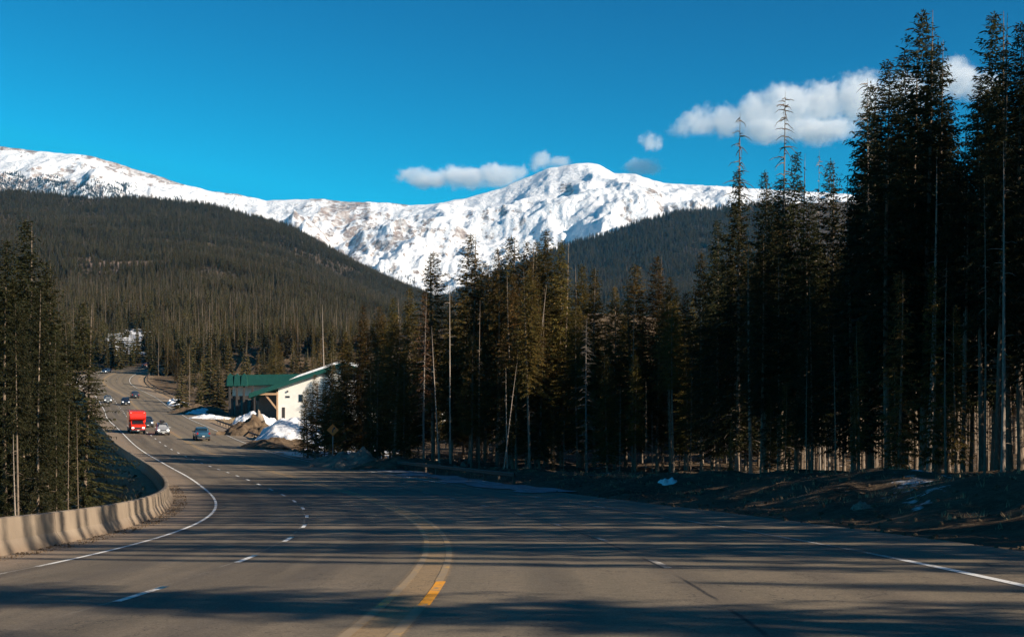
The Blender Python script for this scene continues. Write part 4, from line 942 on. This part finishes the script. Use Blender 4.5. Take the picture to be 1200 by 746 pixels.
bm = bmesh.new(); prism(bm, [(U_(311), W_(463.4)), (U_(313.5), W_(463.4)), (U_(324.4), W_(477)), (U_(324.4), W_(480))], 1, -.55, -.35); bm_obj("brace", bm, M['tan_timber'], bld)
d = bbox("door", 330.5, 334, 477, 490, -.06, .0 - .004, 'dark_timber'); bbox("handle", 333.2, 333.5, 483, 484.2, -.14, -.064, 'chrome', d)
bbox("wall_lamp", 336.6, 338, 457.5, 459.2, -.3, -.004, 'black'); bbox("wall_sign", 334.6, 339.6, 463.6, 465.8, -.08, -.004, 'black')
w = bbox("window", 350, 355, 462, 470, -.05, -.004, 'glass'); bbox("frame", 349.5, 355.5, 470.05, 470.6, -.09, -.004, 'dark_timber', w)

# ------------------------------------------------------------------ warning sign
sx, sy = at(390, 141); sg = empty("warning_sign", (sx, sy, gz1(sx, sy))); tag(sg, "orange diamond warning sign with a dark curve arrow, on a post before the small spruces", "road sign")
M['sign'] = simple("sign_face", (.95, .19, .01), .5, 0, .05); M['galv'] = simple("galvanised_steel", (.3, .3, .3), .5, .6)
zc = EYE + (HOR - 503.5) / FPX * 141 - sg.location.z; hd = .60
bm = bmesh.new(); prism(bm, [(0, zc - hd), (hd, zc), (0, zc + hd), (-hd, zc)], 1, -.012, .012); pl = bm_obj("sign_panel", bm, M['sign'], sg, bevel=.004)
bm = bmesh.new(); prism(bm, [(-.05, zc - .25), (.05, zc - .25), (.05, zc - .02), (.17, zc + .10), (.23, zc + .04), (.25, zc + .27), (.02, zc + .24), (.09, zc + .18), (-.05, zc + .03)], 1, -.018, -.0125); bm_obj("arrow", bm, M['black'], pl)
box("post", (-.03, .03, .014, .07, -.4, zc + .3), M['galv'], sg)

# ------------------------------------------------------------------ vehicles
def loft(name, st, mat, parent, sub=1):
    """st: (y, z0, z_belt, z_top, half width belt, half width top)"""
    V = []; 
    for (y, z0, zb, zt, hb, ht) in st:
        zm = z0 + .18
        h = [(-hb * .93, z0), (-hb, zm), (-hb, (zm + zb) / 2), (-hb * .985, zb), (-ht, zt - .05), (-ht * .84, zt), (0, zt + .015), (ht * .84, zt), (ht, zt - .05), (hb * .985, zb), (hb, (zm + zb) / 2), (hb, zm), (hb * .93, z0)]
        V += [(x, y, z) for x, z in h]
    n = 13; F = [(i * n + j, i * n + (j + 1) % n, (i + 1) * n + (j + 1) % n, (i + 1) * n + j) for i in range(len(st) - 1) for j in range(n)] + [tuple(range(n)), tuple(range((len(st) - 1) * n, len(st) * n))[::-1]]
    bm = bmesh.new(); vs = [bm.verts.new(v) for v in V]
    for f in F: bm.faces.new([vs[i] for i in f])
    o = bm_obj(name, bm, mat, parent, True)
    if sub: md = o.modifiers.new("round", 'SUBSURF'); md.levels = md.render_levels = sub
    return o
def pane(name, quad, parent, mat='glass', th=.02):
    q = [Vector(p) for p in quad]; nrm = (q[1] - q[0]).cross(q[3] - q[0]).normalized()
    bm = bmesh.new(); A = [bm.verts.new(p + nrm * th) for p in q]; B = [bm.verts.new(p - nrm * th) for p in q]; bm.faces.new(A); bm.faces.new(B[::-1])
    for i in range(4): bm.faces.new((A[i], A[(i + 1) % 4], B[(i + 1) % 4], B[i]))
    return bm_obj(name, bm, M[mat], parent)
def wheel(parent, x, y, r=.36, w=.24):
    bm = bmesh.new(); bmesh.ops.create_cone(bm, cap_ends=True, segments=24, radius1=r, radius2=r, depth=w, matrix=Matrix.Translation((x, y, r)) @ Matrix.Rotation(R(90), 4, 'Y')); wh = bm_obj("wheel", bm, M['tyre'], parent, bevel=.02)
    bm = bmesh.new(); bmesh.ops.create_cone(bm, cap_ends=True, segments=16, radius1=r * .62, radius2=r * .5, depth=.03, matrix=Matrix.Translation((x + math.copysign(w / 2 + .006, x), y, r)) @ Matrix.Rotation(math.copysign(R(90), x), 4, 'Y')); bm_obj("rim", bm, M['rim'], wh)
def paint(name, col, metal=.3): return simple(name, col, .28, metal, .05, Coat_Weight=.6)

def vehicle(name, kind, s, o, col, label, away=False, rack=False, lit=True, cat="car", scale=1.0):
    P_ = road_pt(s, o, .005); e = empty(name, tuple(P_)); tag(e, label, cat); mt = paint(name + "_paint", col)
    f_ = Vector(tuple(road_pt(s + 1, o) - road_pt(s - 1, o))).normalized()
    if not away: f_ = -f_
    rt = Vector(tuple(road_pt(s, o + 1) - road_pt(s, o))).normalized()
    if not away: rt = -rt
    up = rt.cross(f_).normalized(); e.matrix_world = Matrix.Translation(e.location) @ Matrix((rt, f_, up)).transposed().to_4x4() @ Matrix.Scale(scale, 4)
    if kind == 'suv': W, HT, L, zb = .95, 1.74, 4.7, 1.08; st = [(-2.35, .45, .95, 1.0, .86, .8), (-2.28, .32, 1.05, 1.15, .93, .78), (-2.12, .3, zb, HT - .12, W, .74), (-1.8, .3, zb, HT, W, .74), (-.4, .28, zb, HT + .03, W, .75), (.35, .28, zb, HT - .02, W, .73), (.75, .28, zb, HT - .22, W, .73), (1.12, .28, zb, 1.18, W, .80), (1.3, .28, 1.02, 1.10, W, .80), (2.1, .3, .92, .99, .93, .76), (2.3, .33, .80, .90, .88, .7), (2.4, .42, .66, .72, .78, .62)]
    elif kind == 'car': W, HT, L, zb = .90, 1.46, 4.5, .92; st = [(-2.25, .42, .82, .9, .78, .7), (-2.15, .3, .9, 1.0, .86, .7), (-1.6, .28, zb, 1.05, W, .72), (-1.3, .26, zb, 1.14, W, .70), (-.75, .26, zb, HT - .05, W, .66), (-.2, .25, zb, HT, W, .68), (.35, .25, zb, HT - .08, W, .68), (.72, .25, zb, HT - .28, W, .7), (1.02, .25, .92, 1.0, W, .74), (1.3, .25, .86, .94, W, .74), (1.95, .27, .76, .83, .87, .7), (2.15, .3, .66, .75, .82, .62), (2.25, .38, .58, .62, .72, .55)]
    elif kind == 'pickup': W, HT, L, zb = .99, 1.88, 5.6, 1.14; st = [(-2.8, .55, 1.1, 1.15, .92, .86), (-2.76, .5, 1.16, 1.22, .96, .9), (-1.2, .45, 1.16, 1.22, W, .93), (-1.08, .4, zb, 1.28, W, .9), (-.98, .4, zb, HT - .08, W, .78), (-.7, .4, zb, HT, W, .78), (.3, .4, zb, HT, W, .79), (.62, .4, zb, HT - .14, W, .79), (1.12, .4, zb, 1.3, W, .84), (1.3, .42, 1.12, 1.2, W, .86), (2.5, .45, 1.06, 1.14, .97, .84), (2.72, .5, .95, 1.02, .93, .8), (2.8, .55, .8, .86, .88, .74)]
    body = loft("body", st, mt, e)
    # glass, slightly proud
    if kind == 'suv': ws = [(-.76, 1.08, 1.19), (.76, 1.08, 1.19), (.64, .50, 1.66), (-.64, .50, 1.66)]; rw = [(.70, -2.25, 1.14), (-.70, -2.25, 1.14), (-.62, -2.06, 1.58), (.62, -2.06, 1.58)]; sw = [(-1.95, .95), (-.55, .5)][:0] or [(-1.85, -.72, 1.13, 1.6), (-.62, .42, 1.13, 1.6)]; xw = (.945, .78)
    elif kind == 'car': ws = [(-.72, 1.0, 1.0), (.72, 1.0, 1.0), (.58, .42, 1.38), (-.58, .42, 1.38)]; rw = [(.64, -1.42, 1.1), (-.64, -1.42, 1.1), (-.56, -.84, 1.38), (.56, -.84, 1.38)]; sw = [(-1.1, -.35, .97, 1.32), (-.25, .5, .97, 1.32)]; xw = (.885, .72)
    else: ws = [(-.80, 1.10, 1.32), (.80, 1.10, 1.32), (.70, .66, 1.72), (-.70, .66, 1.72)]; rw = [(.76, -1.10, 1.32), (-.76, -1.10, 1.32), (-.68, -1.03, 1.72), (.68, -1.03, 1.72)]; sw = [(-.85, -.1, 1.2, 1.7), (0, .6, 1.2, 1.7)]; xw = (.975, .83)
    pane("windshield", ws, e, th=.025); pane("rear_window", rw, e, th=.025)
    for sg_ in (-1, 1):
        for (a, b, c_, d_) in sw:
            q = [(sg_ * xw[0], a, c_), (sg_ * xw[0], b, c_), (sg_ * xw[1], b - .12 * (b > .3), d_), (sg_ * xw[1], a + .06, d_)]; pane("side_window", q if sg_ > 0 else q[::-1], e)
    fy, ry = st[-1][0], st[0][0]; ax = L * .3; wr = .36 if kind != 'pickup' else .40
    for sg_ in (-1, 1):
        wheel(e, sg_ * (W - .1), ax, wr); wheel(e, sg_ * (W - .1), -ax, wr)
        hz = {'suv': .80, 'car': .64, 'pickup': .92}[kind]
        box("headlight", (min(sg_ * W * .55, sg_ * W * .86), max(sg_ * W * .55, sg_ * W * .86), fy - .2, fy - .03, hz - .08, hz + .06), M['lit' if lit and not away else 'lamp_glass'], e, .02)
        box("tail_light", (min(sg_ * W * .72, sg_ * W * .93), max(sg_ * W * .72, sg_ * W * .93), ry - .03, ry + .1, hz + .02, hz + .3), M['tail'], e, .015)
        box("mirror", (min(sg_ * W, sg_ * (W + .2)), max(sg_ * W, sg_ * (W + .2)), .62, .74, zb - .02, zb + .16), mt, e, .02)
    box("grille", (-W * .48, W * .48, fy - .14, fy - .015, hz - .17, hz + .05), M['black'], e, .015)
    box("bumper", (-W * .88, W * .88, fy - .16, fy + .03, .30, .44), M['black'], e, .03); box("rear_bumper", (-W * .88, W * .88, ry - .05, ry + .16, .36, .52), M['chrome' if kind == 'pickup' else 'black'], e, .03)
    box("number_plate", (-.17, .17, ry - .075, ry - .03, .62, .76) if away else (-.17, .17, fy + .03, fy + .045, .34, .46), M['plate'], e)
    if rack: box("roof_box", (-.36, .36, -1.0, .5, HT + .08, HT + .42), M['black'], e, .1); box("roof_rack", (-.6, .6, -.3, -.24, HT - .02, HT + .08), M['black'], e)
    return e
vehicle("car", 'suv', 223, -1.9, (.42, .43, .44), "silver car with a dark roof box, beside the red truck", rack=True, scale=1.0)
vehicle("car", 'suv', 247, -2.5, (.035, .05, .07), "dark blue grey car just behind the silver one, right of the red truck")
vehicle("pickup_truck", 'pickup', 208, 2.4, (.035, .11, .18), "blue pickup driving away near the driveway guardrail", away=True, cat="pickup truck")
vehicle("car", 'suv', 352, -1.9, (.02, .03, .05), "dark blue off road car behind the red truck, right of the grey one")
vehicle("car", 'suv', 362, -5.7, (.20, .22, .23), "grey car behind the red truck, at the left edge of the road")
vehicle("car", 'suv', 384, 2.0, (.03, .04, .055), "dark car driving away up the right side of the far road", away=True)
vehicle("car", 'car', 462, -3.5, (.03, .07, .13), "small blue car at the far bend, entering the curve")
vehicle("car", 'car', 476, 2.5, (.14, .06, .045), "small reddish brown car at the far end of the curve", away=True)
def red_truck(s, o):
    P_ = road_pt(s, o, .005); e = empty("box_truck", tuple(P_)); tag(e, "bright red truck with a high rounded body over its cab and lit headlights", "truck"); mt = paint("red_paint", (.80, .035, .015), .0)
    f_ = -Vector(tuple(road_pt(s + 1, o) - road_pt(s - 1, o))).normalized(); rt = -Vector(tuple(road_pt(s, o + 1) - road_pt(s, o))).normalized(); up = rt.cross(f_)
    e.matrix_world = Matrix.Translation(e.location) @ Matrix((rt, f_, up)).transposed().to_4x4()
    box("cargo_body", (-1.25, 1.25, -4.3, 1.6, .75, 3.35), mt, e, .12)
    bm = bmesh.new(); prism(bm, [(1.62, 1.95), (1.62, 3.33), (2.45, 3.30), (2.85, 2.95), (2.9, 2.5), (2.55, 2.05)], 0, -1.23, 1.23); ov = bm_obj("over_cab", bm, mt, e, bevel=.12)
    bm = bmesh.new(); prism(bm, [(1.55, .5), (1.55, 2.02), (2.15, 2.0), (2.95, 1.36), (3.55, 1.25), (3.72, 1.1), (3.75, .5)], 0, -1.0, 1.0); cab = bm_obj("cab", bm, mt, e, bevel=.07)
    pane("windshield", [(-.86, 2.93, 1.42), (.86, 2.93, 1.42), (.80, 2.27, 1.93), (-.80, 2.27, 1.93)], e, th=.03)
    for sg_ in (-1, 1):
        q = [(sg_ * 1.0, 1.75, 1.3), (sg_ * 1.0, 2.75, 1.3), (sg_ * 1.0, 2.2, 1.85), (sg_ * 1.0, 1.75, 1.85)]; pane("side_window", q if sg_ > 0 else q[::-1], e)
        box("headlight", (min(sg_ * .62, sg_ * .92), max(sg_ * .62, sg_ * .92), 3.7, 3.79, .82, 1.0), M['lit'], e, .02)
        box("mirror", (min(sg_ * 1.05, sg_ * 1.27), max(sg_ * 1.05, sg_ * 1.27), 2.5, 2.6, 1.35, 1.75), M['black'], e, .02)
        wheel(e, sg_ * .92, 2.75, .42, .28); wheel(e, sg_ * 1.02, -2.6, .42, .42)
        box("marker_lamp", (min(sg_ * .9, sg_ * 1.05), max(sg_ * .9, sg_ * 1.05), 2.6, 2.68, 3.12, 3.2), M['lamp_glass'], e, .01)
    box("grille", (-.55, .55, 3.72, 3.8, .72, 1.02), M['black'], e, .01); box("bumper", (-1.05, 1.05, 3.65, 3.9, .42, .64), M['black'], e, .03); box("number_plate", (-.16, .16, 3.9, 3.92, .46, .6), M['plate'], e)
    box("side_skirt", (-1.2, 1.2, -4.2, 1.4, .45, .74), M['black'], e)
red_truck(229, -5.3)

# ------------------------------------------------------------------ clouds: real volumes far beyond the hills
def cloud(name, D, puffs, dens, label, thick=1.0, seed=0.0, wisp=1.0):
    """puffs: (px, py, radius px x, radius px y)"""
    k = D / FPX; C = [((p - 600) * k, EYE + (HOR - q) * k, a * k, b * k) for p, q, a, b in puffs]
    x0 = min(c[0] - c[2] * 1.3 for c in C); x1 = max(c[0] + c[2] * 1.3 for c in C); z0 = min(c[1] - c[3] * 1.35 for c in C); z1 = max(c[1] + c[3] * 1.35 for c in C)
    my = max(c[3] for c in C) * 1.5 * thick
    t = NT(name); co = t.coord(); S0 = 100.0
    nz = t.noise(co, 1 / (28 * k), 6, .62, out=1); off = t.n("ShaderNodeVectorMath", operation='MULTIPLY_ADD'); t.set(off.inputs[0], nz); off.inputs[1].default_value = (34 * k,) * 3
    sub = t.n("ShaderNodeVectorMath", operation='ADD'); t.set(sub.inputs[0], co); sub.inputs[1].default_value = (-17 * k,) * 3; t.set(off.inputs[2], sub.outputs[0])
    acc = None
    for i, (cx, cz, rx, rz) in enumerate(C):
        mp = t.mapping(off.outputs[0], (1 / rx, 1 / (max(rz, rx * .6) * thick), 1 / rz), (-(cx - (x0 + x1) / 2) / rx, 0, -(cz - (z0 + z1) / 2) / rz))
        ln = t.n("ShaderNodeVectorMath", operation='LENGTH'); t.set(ln.inputs[0], mp); v = t.math('SUBTRACT', 1.0, ln.outputs["Value"])
        acc = v if acc is None else t.math('SMOOTH_MAX', acc, v, .12)
    fine = t.noise(co, 1 / (9 * k), 5, .65); d = t.math('ADD', acc, t.math('MULTIPLY', t.math('SUBTRACT', fine, .5), .75 * wisp)); d = t.rng(d, .02, .42)
    d = t.math('MULTIPLY', t.math('POWER', d, 1.3), dens / (k * 30))
    pv = t.n("ShaderNodeVolumePrincipled"); pv.inputs["Color"].default_value = (1, 1, 1, 1); t.set(pv.inputs["Density"], d); pv.inputs["Anisotropy"].default_value = -.15
    t.t.links.new(pv.outputs[0], t.out.inputs["Volume"])
    o = box(name, (x0 - (x0 + x1) / 2, x1 - (x0 + x1) / 2, -my, my, z0 - (z0 + z1) / 2, z1 - (z0 + z1) / 2), t.m); o.location = ((x0 + x1) / 2, D, (z0 + z1) / 2)
    tag(o, label, "cloud"); return o
cloud("cloud", 9600, [(925, 126, 38, 30), (965, 120, 34, 26), (1008, 114, 38, 32), (888, 132, 30, 27), (852, 142, 28, 21), (820, 143, 26, 20), (797, 150, 16, 12), (900, 152, 52, 16), (1060, 110, 40, 26), (1115, 92, 36, 25), (1150, 100, 30, 22), (955, 152, 56, 18)], 2.0, "large billowy white cloud behind the bare snags and the tall stand", 1.0, wisp=1.5)
cloud("cloud", 9900, [(500, 209, 40, 9), (545, 208, 40, 12), (582, 205, 32, 14), (604, 203, 18, 11)], 2.0, "long flat white cloud just left of the snowy summit", 1.2, wisp=1.4)
cloud("cloud", 9950, [(763, 167, 18, 12), (755, 195, 26, 10)], 1.8, "small faint cloud pair low between the summit and the large cloud", 1.2, wisp=1.5)
cloud("cloud", 9980, [(634, 190, 15, 12), (655, 190, 18, 7)], 1.6, "tiny faint cloud puff touching the snowy summit's left side", 1.2, wisp=1.5)
SC.cycles.volume_step_rate = 1.0; SC.cycles.volume_max_steps = 96

# ------------------------------------------------------------------ the blue air
HAZE = 2.4e-5
if HAZE:
    t = NT("haze_air"); pv = t.n("ShaderNodeVolumePrincipled"); pv.inputs["Color"].default_value = (.05, .52, 1, 1); pv.inputs["Density"].default_value = HAZE; pv.inputs["Anisotropy"].default_value = 0
    t.t.links.new(pv.outputs[0], t.out.inputs["Volume"])
    tag(box("haze", (-6500, 7500, -320, 9300, -260, 1950), t.m), kind="stuff")
